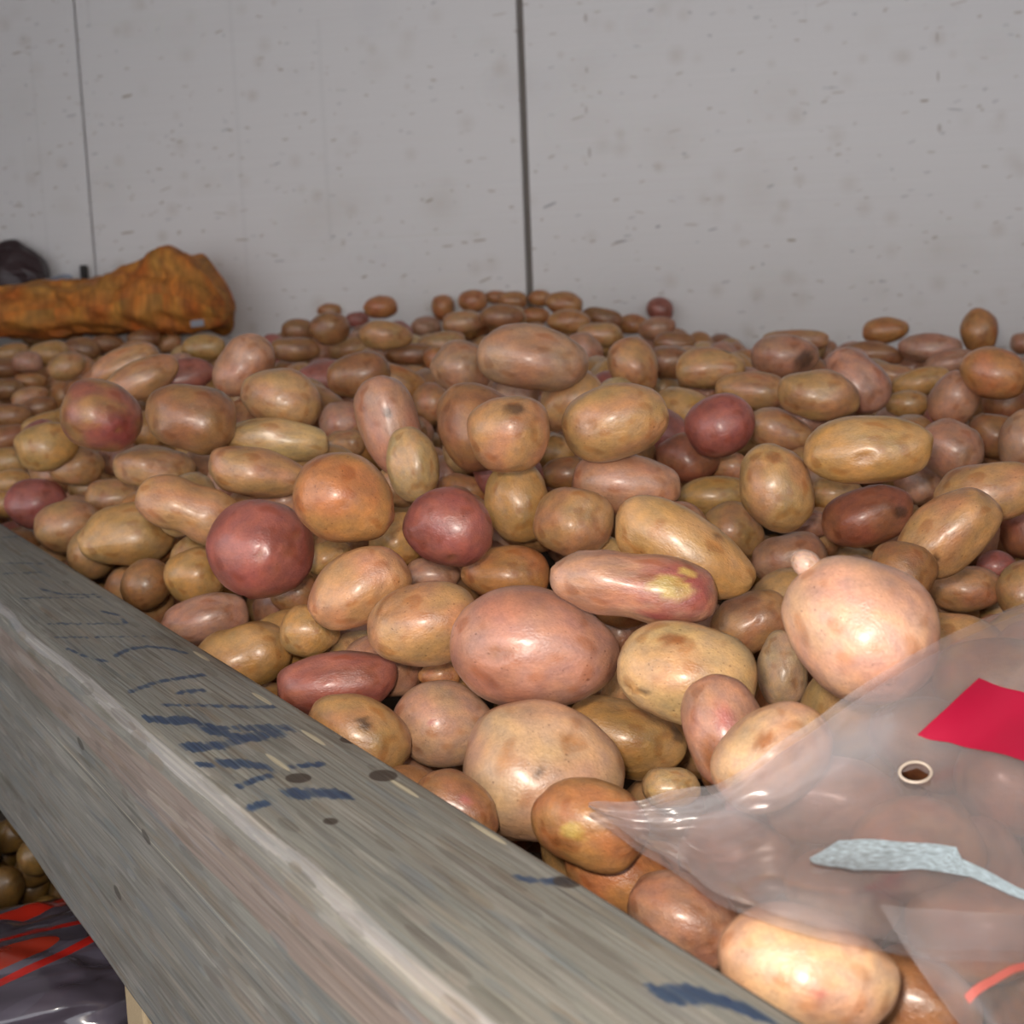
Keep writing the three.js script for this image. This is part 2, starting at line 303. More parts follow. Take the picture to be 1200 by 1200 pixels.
// one row a potato: centre (mm), half-lengths (0.1 mm), turn (quaternion x 1000), kind of skin, large in view, shares its label, label
const POTATOES = [
[-199,875,-1072,430,403,398,424,486,-595,479,'R',1,0,"round deep red potato with pale scars, proud of its neighbours above the wooden rail"],
[-383,847,-1359,487,325,320,360,559,-567,486,'Y',1,0,"smooth yellow egg-shaped potato between the round red potato and the wooden rail"],
[-497,833,-1529,401,315,295,354,572,-571,471,'T',0,0,"tan potato at the far end of the rail, beside a small rosy one"],
[-572,846,-1646,380,308,276,394,527,-621,427,'R',0,0,"small rosy red potato touching the far end of the rail"],
[-379,782,-1361,368,295,253,488,344,-717,360,'T',1,0,"pinkish tan potato half behind the rail, below the yellow egg-shaped one"],
[-294,822,-1250,291,275,252,408,489,-611,470,'Y',0,0,"yellowish potato tucked under the round deep red potato beside the rail"],
[-279,891,-1193,491,283,260,494,389,-679,378,'T',1,0,"long lumpy tan potato with a waist behind the round deep red potato"],
[-460,856,-1591,347,218,187,408,517,-609,442,'T',0,0,"long tan potato behind the pink-brown one standing on end"],
[-521,856,-1700,296,159,136,405,523,-610,436,'T',0,0,"tiny long tan potato in front of the slim dark red one"],
[-369,905,-1431,427,231,236,440,490,-619,427,'T',1,0,"tan rounded potato in front of the dull brown round one"],
[-527,887,-1670,342,259,249,406,529,-609,430,'T',0,1,"oval tan potato in front of the slim dark red one"],
[-532,919,-1586,373,295,262,343,615,-529,473,'Y',0,0,"yellow-brown potato in front of the maroon-ended egg-shaped one"],
[-406,964,-1381,427,358,331,490,419,-682,345,'RY',1,0,"egg-shaped potato, yellowish on top with a maroon end and a deep eye"],
[-290,966,-1266,422,336,342,473,468,-626,406,'B',1,0,"dull brown round potato beside the maroon-ended egg-shaped one"],
[-219,976,-1345,398,307,308,494,461,-606,420,'T',1,0,"tan rounded potato lying behind the long pale flat one"],
[-220,940,-1305,501,210,209,466,480,-594,446,'TL',1,0,"long pale tan potato with small dark specks across its top"],
[-226,918,-1227,442,236,217,469,459,-616,435,'T',1,0,"long smooth tan-brown potato lying in front of the pale speckled one"],
[-339,902,-1561,271,271,253,432,512,-586,456,'P',0,0,"round pink potato beside the pink-brown one standing on end"],
[-122,921,-995,391,329,317,543,347,-663,380,'O',1,0,"large orange-tan potato with a pitted shoulder left of the small upright pale oval"],
[-417,985,-1779,438,241,207,378,604,-499,493,'R',0,0,"slim dark red potato leaning over two long tan ones"],
[-446,987,-1689,499,249,236,327,653,-449,515,'T',1,0,"long tan potato in front of the slim dark red one"],
[-500,1003,-1818,503,223,200,328,658,-447,510,'T',1,0,"long tan potato behind the slim dark red one"],
[-297,1003,-1570,415,309,309,223,713,-290,598,'P',1,0,"pink-brown potato standing on end behind the dull brown round one"],
[-524,1012,-2413,385,237,204,449,535,-566,438,'Y',0,0,"long yellowish potato just before the orange sack's tall end"],
[-344,1005,-2276,419,210,202,466,520,-552,457,'B',0,1,"long dull brown potato at the far edge before the wall joint"],
[-373,1034,-2524,325,232,231,470,523,-547,454,'B',0,1,"oval dull brown potato at the far edge before the wall joint"],
[-897,1054,-3058,337,187,166,433,555,-577,415,'T',0,1,"small long tan potato just before the orange sack's low end"],
[-689,994,-2178,308,227,228,340,647,-481,483,'T',0,1,"oval tan potato just before the orange sack's low end"],
[-818,1011,-2492,382,229,229,381,607,-536,446,'Y',0,1,"long yellowish potato just before the orange sack's low end"],
[-798,1014,-2619,353,241,206,427,553,-583,415,'B',0,0,"oval dull brown potato just before the orange sack's low end"],
[-1012,1036,-3023,333,185,180,421,561,-587,405,'T',0,1,"small long tan potato just before the orange sack's low end"],
[-1079,1049,-3101,266,171,145,418,564,-588,401,'T',0,1,"tiny long tan potato just before the orange sack's low end"],
[-959,1043,-3074,301,151,141,427,557,-582,411,'T',0,1,"tiny long tan potato just before the orange sack's low end"],
[-963,1010,-2709,366,199,184,375,613,-540,438,'Y',0,1,"long yellowish potato just before the orange sack's low end"],
[-933,983,-2584,349,222,197,409,559,-598,403,'B',0,0,"long dull brown potato just before the orange sack's low end"],
[-826,999,-2398,265,191,173,415,557,-593,407,'P',0,0,"small oval pink potato just before the orange sack's low end"],
[-784,1021,-2739,336,185,182,432,550,-579,419,'B',0,1,"small long dull brown potato just before the orange sack's low end"],
[-722,1028,-2782,341,188,169,440,546,-573,426,'B',0,0,"small long dull brown potato just before the orange sack's tall end"],
[-679,1017,-2812,276,190,166,361,633,-466,502,'T',0,1,"small oval tan potato just before the orange sack's tall end"],
[-707,1009,-2646,292,195,189,354,638,-471,496,'T',0,1,"small oval tan potato just before the orange sack's tall end"],
[-847,956,-2348,289,202,187,407,554,-602,406,'B',0,0,"small oval dull brown potato just before the orange sack's low end"],
[-819,966,-2385,293,161,159,412,553,-597,410,'O',0,0,"small long orange-brown potato just before the orange sack's low end"],
[-773,946,-2243,304,166,148,350,627,-520,464,'T',0,1,"small long tan potato just before the orange sack's low end"],
[-763,924,-2118,340,196,177,403,549,-607,410,'B',0,1,"small long dull brown potato just before the orange sack's low end"],
[-733,933,-2156,293,160,157,349,624,-522,466,'B',0,1,"small long dull brown potato just before the orange sack's low end"],
[-671,917,-1999,346,173,162,325,643,-496,485,'Y',0,0,"small long yellowish potato just before the orange sack's low end"],
[-729,899,-2004,310,198,186,359,598,-559,448,'B',0,1,"small long dull brown potato just before the orange sack's low end"],
[-696,874,-1906,307,201,179,395,539,-617,416,'Y',0,0,"small oval yellowish potato just before the orange sack's low end"],
[-657,854,-1813,271,180,154,393,534,-620,420,'Y',0,0,"small oval yellowish potato behind the slim dark red one"],
[-648,834,-1751,218,196,198,388,530,-625,421,'Y',0,0,"small round yellowish potato beside the slim dark red one"],
[-464,919,-1768,273,273,236,425,527,-591,439,'Y',0,0,"round yellowish potato beside the slim dark red one"],
[-489,891,-1725,267,267,266,416,525,-600,437,'P',0,0,"round pink potato in front of the slim dark red one"],
[0,957,-1073,339,319,291,488,468,-530,512,'T',1,0,"ball-shaped light brown potato with a dusky cap resting on a darker lumpy one"],
[-26,955,-1181,424,366,370,652,204,-685,253,'B',1,0,"dark purplish brown lumpy potato behind the ball-shaped light brown one"],
[86,961,-1104,438,321,295,450,501,-458,580,'T',1,0,"large plump tan potato with blunt ends and a single scarred eye"],
[64,961,-1406,382,287,289,239,637,-269,682,'T',1,0,"tan potato leaning up behind the plump blunt-ended one"],
[28,1005,-1367,572,328,310,548,430,-552,458,'P',1,0,"biggest long pinkish tan potato on the crest of the heap"],
[-52,991,-1580,350,321,286,492,488,-527,491,'P',0,0,"rounded pink potato against the end of the biggest crest potato"],
[121,987,-2129,327,288,281,672,243,-642,277,'P',0,0,"round pink potato at the far edge before the wall joint"],
[-106,956,-1225,470,288,278,666,71,-733,116,'P',1,0,"long dusky pink potato standing upright behind a small pale oval one"],
[-84,925,-1178,337,227,219,677,10,-732,81,'TL',1,0,"small pale cream oval potato standing upright against a long pink one"],
[-134,974,-1659,409,215,199,537,422,-602,414,'O',0,0,"orange-brown potato behind the top of the upright pink one"],
[-90,948,-1629,251,251,223,480,487,-539,492,'T',0,0,"round tan potato in front of the orange-brown one behind the upright pink"],
[-49,892,-1031,355,303,291,503,410,-596,473,'R',1,0,"glossy rose red potato with eyes along its lower edge"],
[5,896,-1128,352,282,245,702,0,-705,96,'Y',1,0,"golden upright potato with two bumps between the rose red and a pink-tan one"],
[48,883,-1087,326,299,290,481,440,-534,539,'T',1,0,"round pinkish tan potato next to the golden two-bump potato"],
[96,907,-1130,465,268,256,521,415,-535,520,'P',1,0,"wide smooth pink potato below the plump blunt-ended tan one"],
[-44,885,-1311,261,147,134,513,415,-587,469,'O',0,0,"tiny long orange-brown potato behind the long upright dusky pink one"],
[-7,845,-1083,361,232,228,483,417,-574,513,'O',1,0,"orange-tan oval potato above the large pink one with ring-shaped eyes"],
[-68,838,-1127,241,142,125,470,428,-588,499,'P',0,0,"tiny long pink potato beside the golden two-bump one"],
[-109,864,-946,387,268,246,276,607,-434,606,'T',1,0,"tan potato lying aslant with one dusty dark end, beside the round deep red one"],
[46,906,-1415,220,193,191,492,456,-525,524,'Y',0,0,"small round yellowish potato behind the biggest crest potato"],
[54,891,-1352,252,185,169,490,450,-527,529,'B',0,0,"small oval dull brown potato beside the biggest crest potato"],
[150,982,-1631,362,291,283,713,150,-657,195,'T',0,0,"yellow-tan potato standing up behind the plump blunt-ended one"],
[-183,938,-1518,263,254,242,461,498,-558,477,'P',0,0,"round pink potato in front of the pink-brown one standing on end"],
[-168,987,-1575,369,281,284,430,550,-500,512,'B',0,0,"oval dull brown potato in front of the orange-brown one behind the upright pink"],
[-172,921,-1442,223,161,164,458,494,-562,481,'T',0,0,"tiny oval tan potato behind the rounded tan one left of the upright pink"],
[-182,1024,-2122,416,234,228,505,484,-556,450,'T',0,1,"long tan potato at the far edge before the wall joint"],
[-242,1071,-2738,335,234,231,489,513,-530,466,'O',0,0,"small round orange-brown potato perched alone on the heap edge before the white wall"],
[-288,1037,-2291,337,281,246,475,518,-542,460,'B',0,1,"oval dull brown potato at the far edge before the wall joint"],
[-369,1070,-2952,253,162,158,479,521,-539,457,'O',0,1,"tiny long orange-brown potato at the far edge before the wall joint"],
[-311,1048,-2937,270,180,179,482,515,-536,464,'R',0,0,"small oval rose red potato at the far edge before the wall joint"],
[-127,1067,-2893,283,248,227,-691,15,722,18,'O',0,0,"round orange-brown potato behind the small orange-brown one perched alone"],
[-63,1077,-2836,312,243,229,506,498,-513,482,'O',0,1,"oval orange-brown potato at the far edge before the wall joint"],
[-16,1084,-2882,247,141,131,511,494,-508,486,'O',0,1,"tiny long orange-brown potato at the far edge before the wall joint"],
[18,1075,-2855,314,209,212,514,491,-506,490,'O',0,1,"oval orange-brown potato at the far edge before the wall joint"],
[74,1078,-2860,245,175,158,518,487,-501,494,'O',0,0,"tiny oval orange-brown potato at the far edge before the wall joint"],
[113,1063,-2611,367,240,220,563,436,-537,452,'O',0,1,"oval orange-brown potato at the far edge before the wall joint"],
[-74,1037,-2487,396,213,181,479,518,-497,505,'T',0,1,"long tan potato at the far edge before the wall joint"],
[-5,1044,-2457,406,226,208,509,490,-511,490,'B',0,1,"long dull brown potato at the far edge before the wall joint"],
[63,1042,-2857,315,192,184,515,484,-505,496,'O',0,0,"small long orange-brown potato at the far edge before the wall joint"],
[113,1031,-2426,401,223,225,519,477,-500,503,'O',0,0,"long orange-brown potato at the far edge before the wall joint"],
[-159,1028,-2798,309,206,207,493,502,-526,478,'P',0,0,"oval pink potato behind the small orange-brown one perched alone"],
[189,1035,-2669,392,196,178,587,403,-549,436,'B',0,0,"long dull brown potato in front of the small red one perched at the wall"],
[156,1009,-2287,379,225,229,522,469,-496,511,'T',0,1,"long tan potato at the far edge before the wall joint"],
[250,1019,-2747,337,202,178,529,465,-489,515,'O',0,0,"small long orange-brown potato in front of the small red one perched at the wall"],
[311,1045,-2789,290,256,254,618,372,-553,417,'R',0,0,"small red potato perched on top of the heap against the white wall"],
[279,1011,-2553,345,219,192,485,500,-443,565,'P',0,0,"long pink potato at the far edge before the wall joint"],
[281,990,-2315,356,199,183,533,453,-484,526,'B',0,0,"small long dull brown potato at the far edge before the wall joint"],
[-262,1001,-2371,437,189,163,442,547,-505,499,'T',0,1,"long tan potato at the far edge before the wall joint"],
[-102,1007,-2226,410,191,191,449,540,-481,524,'T',0,1,"long tan potato at the far edge before the wall joint"],
[-148,992,-2194,431,189,187,486,499,-533,480,'B',0,1,"long dull brown potato at the far edge before the wall joint"],
[-103,985,-2156,265,186,162,490,494,-529,486,'O',0,0,"small oval orange-brown potato at the far edge before the wall joint"],
[223,975,-1888,349,256,240,528,451,-488,529,'B',0,0,"oval dull brown potato behind the pale one with a bruised end"],
[278,934,-1070,499,273,244,535,404,-460,582,'Y',1,0,"long smooth yellow potato, the cleanest oval near the white wall side"],
[212,903,-1094,369,300,280,759,28,-636,136,'T',1,0,"pinkish tan egg-shaped potato standing upright against the long yellow one"],
[197,938,-1285,343,303,286,419,510,-406,632,'R',1,0,"bright rosy red potato with a dimple behind the pink-tan upright one"],
[176,902,-1353,311,261,226,558,385,-536,502,'BR',0,0,"dark maroon brown potato below the bright rosy red one"],
[276,919,-1411,351,226,225,601,352,-530,485,'T',0,0,"small tan potato wedged behind the end of the long yellow one"],
[290,875,-1111,382,250,225,441,449,-417,656,'BR',1,0,"reddish brown bean-shaped potato under the long yellow one"],
[316,877,-994,437,268,248,271,515,-292,759,'T',1,0,"long tan potato leaning aslant with a line of dark pits"],
[380,893,-1089,422,259,222,488,410,-410,652,'T',1,0,"pinkish tan potato behind the long aslant pitted one"],
[412,908,-1284,319,295,251,688,251,-534,422,'P',0,0,"purplish pink potato with rough glossy skin at the end of the long yellow one"],
[393,871,-1322,231,198,175,539,385,-459,592,'P',0,0,"small oval pink potato behind the purplish rough one"],
[491,938,-1515,331,269,244,181,562,-174,788,'P',0,0,"dusky pink potato with a bright glint behind the purplish rough one"],
[311,957,-1385,428,257,259,569,397,-483,535,'T',1,0,"pointed tan-pink potato behind the long yellow one"],
[369,965,-1455,395,287,288,739,182,-587,277,'P',1,0,"pink-brown potato leaning over the pointed tan-pink one"],
[275,953,-1560,414,222,206,559,409,-496,524,'T',1,0,"long tan potato in front of the ridge potato with a dark top spot"],
[238,977,-1611,427,248,230,534,442,-481,537,'T',1,0,"tan potato with a dark spot on its top on the far ridge"],
[345,983,-1723,424,297,286,522,451,-446,570,'P',0,0,"pale pink-tan potato with a dark bruised end on the far ridge"],
[441,992,-2124,522,170,169,552,431,-461,545,'T',0,0,"long tan potato at the far edge before the right wall panel"],
[547,965,-2376,234,190,172,554,423,-457,552,'P',0,0,"small oval pink potato behind the lone orange-tan one at the wall"],
[637,997,-2327,386,229,225,542,435,-423,582,'O',0,0,"orange-tan potato lying alone against the white wall above the far ridge"],
[636,974,-2079,473,230,211,570,404,-437,567,'P',0,1,"long pink potato in front of the one standing on end at the wall"],
[731,994,-2140,355,289,275,812,17,-582,45,'O',0,0,"orange-tan potato standing on end against the white wall"],
[654,953,-2040,402,189,184,486,454,-376,645,'P',0,1,"long pink potato in front of the one standing on end at the wall"],
[518,967,-1468,363,286,267,668,305,-491,469,'O',0,0,"orange-tan lumpy potato below the one standing on end at the wall"],
[587,922,-1630,272,252,244,568,382,-430,589,'B',0,0,"round dull brown potato behind the dusky pink one with a glint"],
[516,901,-1463,273,245,238,698,248,-523,422,'B',0,0,"brown pear-shaped potato beside the purplish rough one"],
[518,902,-1381,326,258,219,821,-37,-569,34,'P',0,0,"oval pink potato in front of the dusky pink one with a glint"],
[969,957,-2598,240,224,192,583,387,-419,579,'P',0,0,"small round pink potato at the far edge before the right wall panel"],
[470,926,-1625,251,171,150,555,400,-449,575,'Y',0,0,"tiny oval yellowish potato behind the dusky pink one with a glint"],
[529,943,-1766,382,185,164,478,457,-384,644,'Y',0,0,"small long yellowish potato behind the pale one with a bruised end"],
[507,949,-1823,337,157,139,607,365,-482,515,'T',0,0,"small long tan potato behind the pale one with a bruised end"],
[563,966,-2120,457,196,168,585,393,-466,535,'B',0,0,"long dull brown potato beside the one standing on end at the wall"],
[307,868,-1293,258,178,158,526,398,-477,581,'Y',0,0,"small oval yellowish potato beside the purplish rough one"],
[193,872,-1293,363,186,177,484,441,-482,582,'Y',1,0,"small long yellowish potato beside the bright rosy red one"],
[196,851,-1210,288,250,250,636,264,-593,418,'T',0,0,"tan-yellow round potato at the end of the long curved yellow-tan one"],
[219,889,-1371,213,154,140,517,422,-494,558,'T',0,0,"tiny oval tan potato behind the bright rosy red one"],
[232,836,-1142,323,244,223,452,438,-459,627,'P',1,0,"pinkish brown potato behind the knob of the very large one"],
[267,852,-1222,184,130,120,516,397,-486,582,'P',0,0,"tiny oval pink potato behind the reddish brown bean-shaped one"],
[405,823,-1137,172,150,145,530,358,-455,620,'R',0,0,"small rose red potato wedged under the long aslant pitted one"],
[371,811,-1113,295,190,186,522,360,-464,619,'T',0,0,"tan potato just beyond the upper edge of the clear bag"],
[458,843,-1217,305,229,231,821,-84,-565,17,'BR',0,0,"oval reddish brown potato in front of the purplish rough one"],
[276,858,-964,243,218,200,662,233,-557,444,'B',0,0,"brown potato behind the shoulder of the very large knobbed one"],
[406,816,-1079,245,218,211,818,-78,-567,62,'T',0,0,"small round tan potato beside the reddish brown bean-shaped one"],
[180,880,-706,438,375,341,675,185,-588,406,'K',1,0,"very large pale potato with a knob at its tip, partly behind the clear bag"],
[189,790,-960,281,183,181,766,-104,-629,78,'K',1,0,"pale narrow potato squeezed beside the very large knobbed one"],
[178,811,-1022,323,246,219,376,475,-437,665,'T',1,0,"tan potato between the yellow-scarred long one and the very large knobbed one"],
[113,817,-734,338,235,235,727,-17,-654,209,'P',1,0,"pink wedge-shaped potato with a wet shine standing upright"],
[129,818,-686,343,255,239,238,514,-385,729,'K',1,0,"pale peach potato sliding under the edge of the clear bag"],
[108,896,-869,495,261,254,622,267,-607,416,'Y',1,0,"long curved yellow-tan potato behind the long one with a yellow scar"],
[73,882,-828,518,234,220,515,379,-560,527,'P',1,0,"long pink potato with a waist and a raw yellow scar on its red end"],
[99,836,-789,432,311,281,539,319,-581,519,'TL',1,0,"large pale cream potato with scattered brown pits"],
[11,840,-851,534,389,363,496,372,-596,510,'P',1,0,"very large pink potato with ring-shaped scarred eyes"],
[10,778,-793,509,443,381,471,347,-612,531,'K',1,0,"very large pale pink potato with a bright glint beside the rail"],
[70,760,-909,437,279,240,515,315,-603,520,'Y',1,0,"smooth golden yellow potato with a dark tip behind the very large pale pink one"],
[90,762,-803,186,134,126,440,374,-554,599,'YL',0,0,"tiny pale yellow potato at the tip of the clear bag"],
[-51,770,-923,372,304,283,464,369,-628,504,'K',1,0,"pale pink potato squeezed behind the very large pale pink one"],
[-61,848,-896,391,289,286,400,484,-546,555,'T',1,0,"tan speckled oval potato left of the large pink one with ring-shaped eyes"],
[-56,797,-955,152,97,83,429,432,-585,536,'O',0,0,"tiny long orange-brown potato beside the flat dark rose one"],
[-97,800,-980,311,236,223,466,389,-630,484,'P',1,0,"dusky pink-brown potato behind the flat dark rose one"],
[-38,774,-750,266,193,180,553,207,-692,414,'B',1,0,"shiny orange-brown potato peeping over the rail in front of the very large pale one"],
[34,784,-692,322,241,230,493,303,-620,530,'O',1,0,"orange-pink potato with a peeled yellow patch at the corner of the clear bag"],
[-127,800,-935,446,226,220,375,487,-572,543,'R',1,0,"flat dark rose potato lying along the rail"],
[-109,776,-886,368,281,264,521,273,-693,417,'T',1,0,"tan potato with a grey-black bruise peeping over the rail"],
[-217,789,-1069,393,284,269,311,566,-523,557,'Y',1,0,"yellow potato with a crease touching the rail, front one of a stacked pair"],
[-189,790,-1118,354,255,238,342,540,-541,547,'Y',1,0,"yellow-brown potato right behind the creased yellow one at the rail"],
[-157,817,-1026,233,207,198,417,461,-601,502,'Y',0,0,"small round yellowish potato in front of the creased yellow one"],
[-265,802,-1150,385,218,194,358,531,-572,512,'P',1,0,"pinkish potato with a wet glint peeping over the rail"],
[-158,850,-1162,204,146,138,341,569,-493,563,'Y',0,0,"tiny oval yellowish potato behind the round deep red one"],
[-186,822,-1148,217,181,174,421,470,-598,494,'B',0,0,"tiny oval dull brown potato behind the creased yellow one"],
[51,746,-717,335,224,197,546,219,-648,484,'O',1,0,"orange-brown potato between the rail and the clear bag, with a brown dent"],
[78,744,-661,311,216,220,557,192,-640,493,'P',1,0,"pink potato between the rail and the near edge of the clear bag"],
[114,776,-536,370,268,261,494,249,-587,590,'K',1,0,"large peach potato at the near end of the rail, below the clear bag"],
[167,784,-712,386,257,260,482,323,-538,611,'P',1,0,"pink potato seen hazily under the middle of the clear bag beside its hole"],
[195,779,-653,339,263,236,454,326,-511,653,'T',1,0,"tan potato seen hazily under the clear bag below its pale strip"],
[116,748,-724,338,258,239,484,303,-578,582,'P',1,1,"oval pink potato under the clear bag, near its hole"],
[237,795,-770,356,272,243,589,246,-547,541,'B',1,0,"brown potato seen hazily under the clear bag beside the red print"],
[286,819,-806,370,283,242,503,340,-472,639,'T',1,1,"oval tan potato under the clear bag, near its red print"],
[267,787,-717,346,277,236,593,227,-533,559,'P',1,0,"oval pink potato under the clear bag, near its red print"],
[164,745,-680,310,222,198,544,233,-581,558,'T',1,0,"oval tan potato under the clear bag, near its hole"],
[207,758,-604,336,245,244,441,306,-509,672,'O',1,0,"oval orange-brown potato under the clear bag, by the large peach one at the rail"],
[170,739,-577,304,209,184,529,206,-576,588,'B',1,0,"small dull brown potato under the clear bag, by the large peach one"],
[298,812,-915,349,261,253,506,352,-475,628,'T',1,0,"oval tan potato in front of the long aslant pitted one"],
[207,797,-833,460,325,305,301,-293,-268,867,'TL',1,0,"oval pale tan potato under the clear bag, near its red print"],
[239,748,-684,331,234,238,893,24,102,438,'P',1,1,"oval pink potato under the clear bag, near its hole"],
[244,711,-626,292,267,238,-23,-386,-809,443,'B',1,0,"round dull brown potato under the clear bag, near its hole"],
[97,691,-946,371,295,275,327,624,-661,258,'T',1,0,"oval tan potato under the clear bag, by the golden one with a dark tip"],
[188,932,-1529,458,311,282,-356,-690,-621,108,'Y',1,0,"oval yellowish potato in front of the ridge potato with a dark top spot"],
[-97,865,-1151,256,257,221,374,-128,-588,705,'Y',0,0,"round yellowish potato beside the small cream upright oval"],
[-260,963,-1995,465,334,318,-205,87,712,666,'R',0,0,"oval rose red potato at the far edge before the wall joint"],
[354,801,-948,371,302,267,-458,-865,-201,32,'Y',1,0,"oval yellowish potato under the clear bag, by the long aslant pitted one"],
[158,918,-1459,406,327,305,96,-266,-778,561,'R',1,0,"oval rose red potato behind the pointed tan-pink one"],
[80,714,-782,254,228,211,-605,705,-232,288,'P',1,0,"small round pink potato under the clear bag, by the very large pale pink one"],
[9,956,-1595,328,275,279,-17,683,-301,665,'P',0,1,"oval pink potato in front of the orange-brown one behind the upright pink"],
[-123,787,-1047,289,249,251,-369,-433,704,425,'TL',1,0,"oval pale tan potato beside the creased yellow one"],
[336,816,-857,347,290,265,472,328,-431,696,'T',1,1,"oval tan potato under the clear bag, near its red print"],
[84,764,-984,370,264,253,-223,-847,482,41,'T',1,1,"oval tan potato behind the golden one with a dark tip"],
[-35,917,-1380,381,285,254,548,781,276,114,'TL',1,0,"oval pale tan potato behind the biggest crest potato"],
[277,755,-814,325,300,286,-198,744,-512,381,'T',1,1,"round tan potato under the clear bag, near its red print"],
[-722,947,-2264,287,237,213,104,-831,316,446,'O',0,1,"oval orange-brown potato just before the orange sack's low end"],
[440,773,-1215,267,223,204,-33,278,-707,649,'TL',0,0,"small oval pale tan potato in front of the purplish rough one"],
[440,899,-1510,356,252,227,-644,-223,-355,640,'T',0,0,"oval tan potato beside the dusky pink one with a glint"],
[-235,947,-1664,421,282,279,-770,-588,-52,242,'T',0,0,"oval tan potato beside the orange-brown one behind the upright pink"],
[-1,900,-1276,370,282,274,-804,-305,-240,450,'R',1,0,"oval rose red potato behind the long upright dusky pink one"],
[285,834,-1269,378,275,233,31,588,-805,72,'T',1,0,"oval tan potato beside the bright rosy red one"],
[138,684,-797,339,248,243,17,79,503,860,'B',1,0,"oval dull brown potato under the clear bag, near its hole"],
[13,870,-1181,362,289,242,363,102,383,843,'T',1,0,"oval tan potato behind the golden two-bump one"],
[392,838,-1194,367,264,280,499,198,-209,817,'P',1,0,"oval pink potato in front of the purplish rough one"],
[-571,875,-1713,314,252,250,-619,-548,-512,235,'T',0,1,"oval tan potato in front of the slim dark red one"],
[-297,940,-1542,334,269,277,-447,-261,-218,827,'B',0,0,"oval dull brown potato beside the pink-brown one standing on end"],
[-69,883,-1429,334,246,242,-761,86,140,627,'P',0,0,"oval pink potato behind the biggest crest potato"],
[333,970,-2138,283,251,247,-269,812,-477,199,'P',0,1,"round pink potato at the far edge before the right wall panel"],
[-96,899,-1264,307,236,232,-409,505,674,352,'T',0,0,"oval tan potato behind the long upright dusky pink one"],
[230,786,-1218,224,205,202,500,-243,428,713,'B',0,0,"small round dull brown potato behind the reddish brown bean-shaped one"],
[-434,806,-1496,354,300,276,469,471,-284,691,'P',0,0,"oval pink potato behind the yellow egg-shaped one by the rail"],
[-187,904,-1351,412,283,274,686,662,-295,66,'T',1,1,"oval tan potato behind the long pale speckled one"],
[147,761,-774,343,292,247,751,-234,368,495,'R',1,0,"oval rose red potato under the clear bag, near its hole"],
[140,713,-1029,388,253,245,572,-763,-287,92,'T',1,1,"oval tan potato behind the golden one with a dark tip"],
[141,956,-1781,377,335,306,309,-245,370,841,'Y',0,0,"round yellowish potato behind the ridge potato with a dark top spot"],
[-129,920,-1492,453,339,329,281,616,-594,435,'O',1,0,"oval orange-brown potato in front of the orange-brown one behind the upright pink"],
[149,749,-884,326,294,280,782,-396,181,446,'O',1,0,"round orange-brown potato beside the golden one with a dark tip"],
[217,931,-1935,383,250,234,-613,485,-488,388,'TL',0,1,"oval pale tan potato at the far edge before the wall joint"],
[-299,826,-1314,318,238,252,-678,710,99,162,'T',0,0,"oval tan potato in front of the yellow egg-shaped one by the rail"],
[-16,830,-1268,336,263,234,536,-382,192,728,'P',1,0,"oval pink potato behind the small cream upright oval"],
[624,942,-2147,305,234,233,-774,606,-100,153,'P',0,0,"oval pink potato beside the one standing on end at the wall"],
[-65,800,-1150,412,288,274,724,-578,-317,202,'B',1,0,"oval dull brown potato behind the golden two-bump one"],
[81,837,-996,262,220,203,175,-6,734,656,'O',0,0,"small oval orange-brown potato behind the golden one with a dark tip"],
[317,925,-1476,311,266,248,135,847,487,168,'P',0,0,"oval pink potato behind the pointed tan-pink one"],
[-114,914,-1598,295,249,246,263,-438,736,445,'P',0,1,"oval pink potato in front of the orange-brown one behind the upright pink"],
[-54,769,-1007,335,212,207,247,879,-337,231,'Y',1,0,"long yellowish potato behind the flat dark rose one"],
[-394,998,-2418,374,254,230,-69,456,315,830,'R',0,0,"oval rose red potato just before the orange sack's tall end"],
[302,878,-1372,373,311,307,-259,-264,705,605,'T',1,0,"oval tan potato beside the pointed tan-pink one"],
[120,908,-1378,300,262,244,-308,-25,-699,645,'T',0,0,"round tan potato behind the bright rosy red one"],
[253,913,-1460,358,249,234,468,109,-621,619,'T',0,0,"oval tan potato behind the pointed tan-pink one"],
[251,946,-1718,318,244,226,833,-356,-60,421,'P',0,0,"oval pink potato beside the pale one with a bruised end"],
[131,948,-1705,315,276,272,-296,-20,495,817,'R',0,0,"round rose red potato behind the ridge potato with a dark top spot"],
[-284,893,-1384,253,229,220,112,-563,659,486,'P',0,0,"small round pink potato behind the long pale speckled one"],
[-61,1028,-2643,417,313,276,578,717,341,190,'O',0,1,"oval orange-brown potato at the far edge before the wall joint"],
[431,951,-1955,318,228,213,-299,-490,-813,94,'B',0,0,"oval dull brown potato at the far edge before the right wall panel"],
[-113,949,-1908,398,304,269,-157,-795,524,263,'B',0,1,"oval dull brown potato at the far edge before the wall joint"],
[556,961,-2229,341,272,238,479,-401,-535,568,'P',0,0,"oval pink potato in front of the lone orange-tan one at the wall"],
[324,969,-2253,338,247,224,-163,715,636,241,'TL',0,0,"oval pale tan potato at the far edge before the right wall panel"],
[-209,982,-2172,270,230,231,-21,591,-755,284,'T',0,1,"oval tan potato at the far edge before the wall joint"],
[277,776,-873,275,246,240,920,-108,51,374,'T',1,1,"round tan potato under the clear bag, near its red print"],
[-665,781,-1792,280,237,220,281,532,-519,607,'R',0,0,"oval rose red potato behind the slim dark red one"],
[-374,829,-1421,328,239,213,160,-134,-733,647,'O',0,1,"oval orange-brown potato behind the yellow egg-shaped one by the rail"],
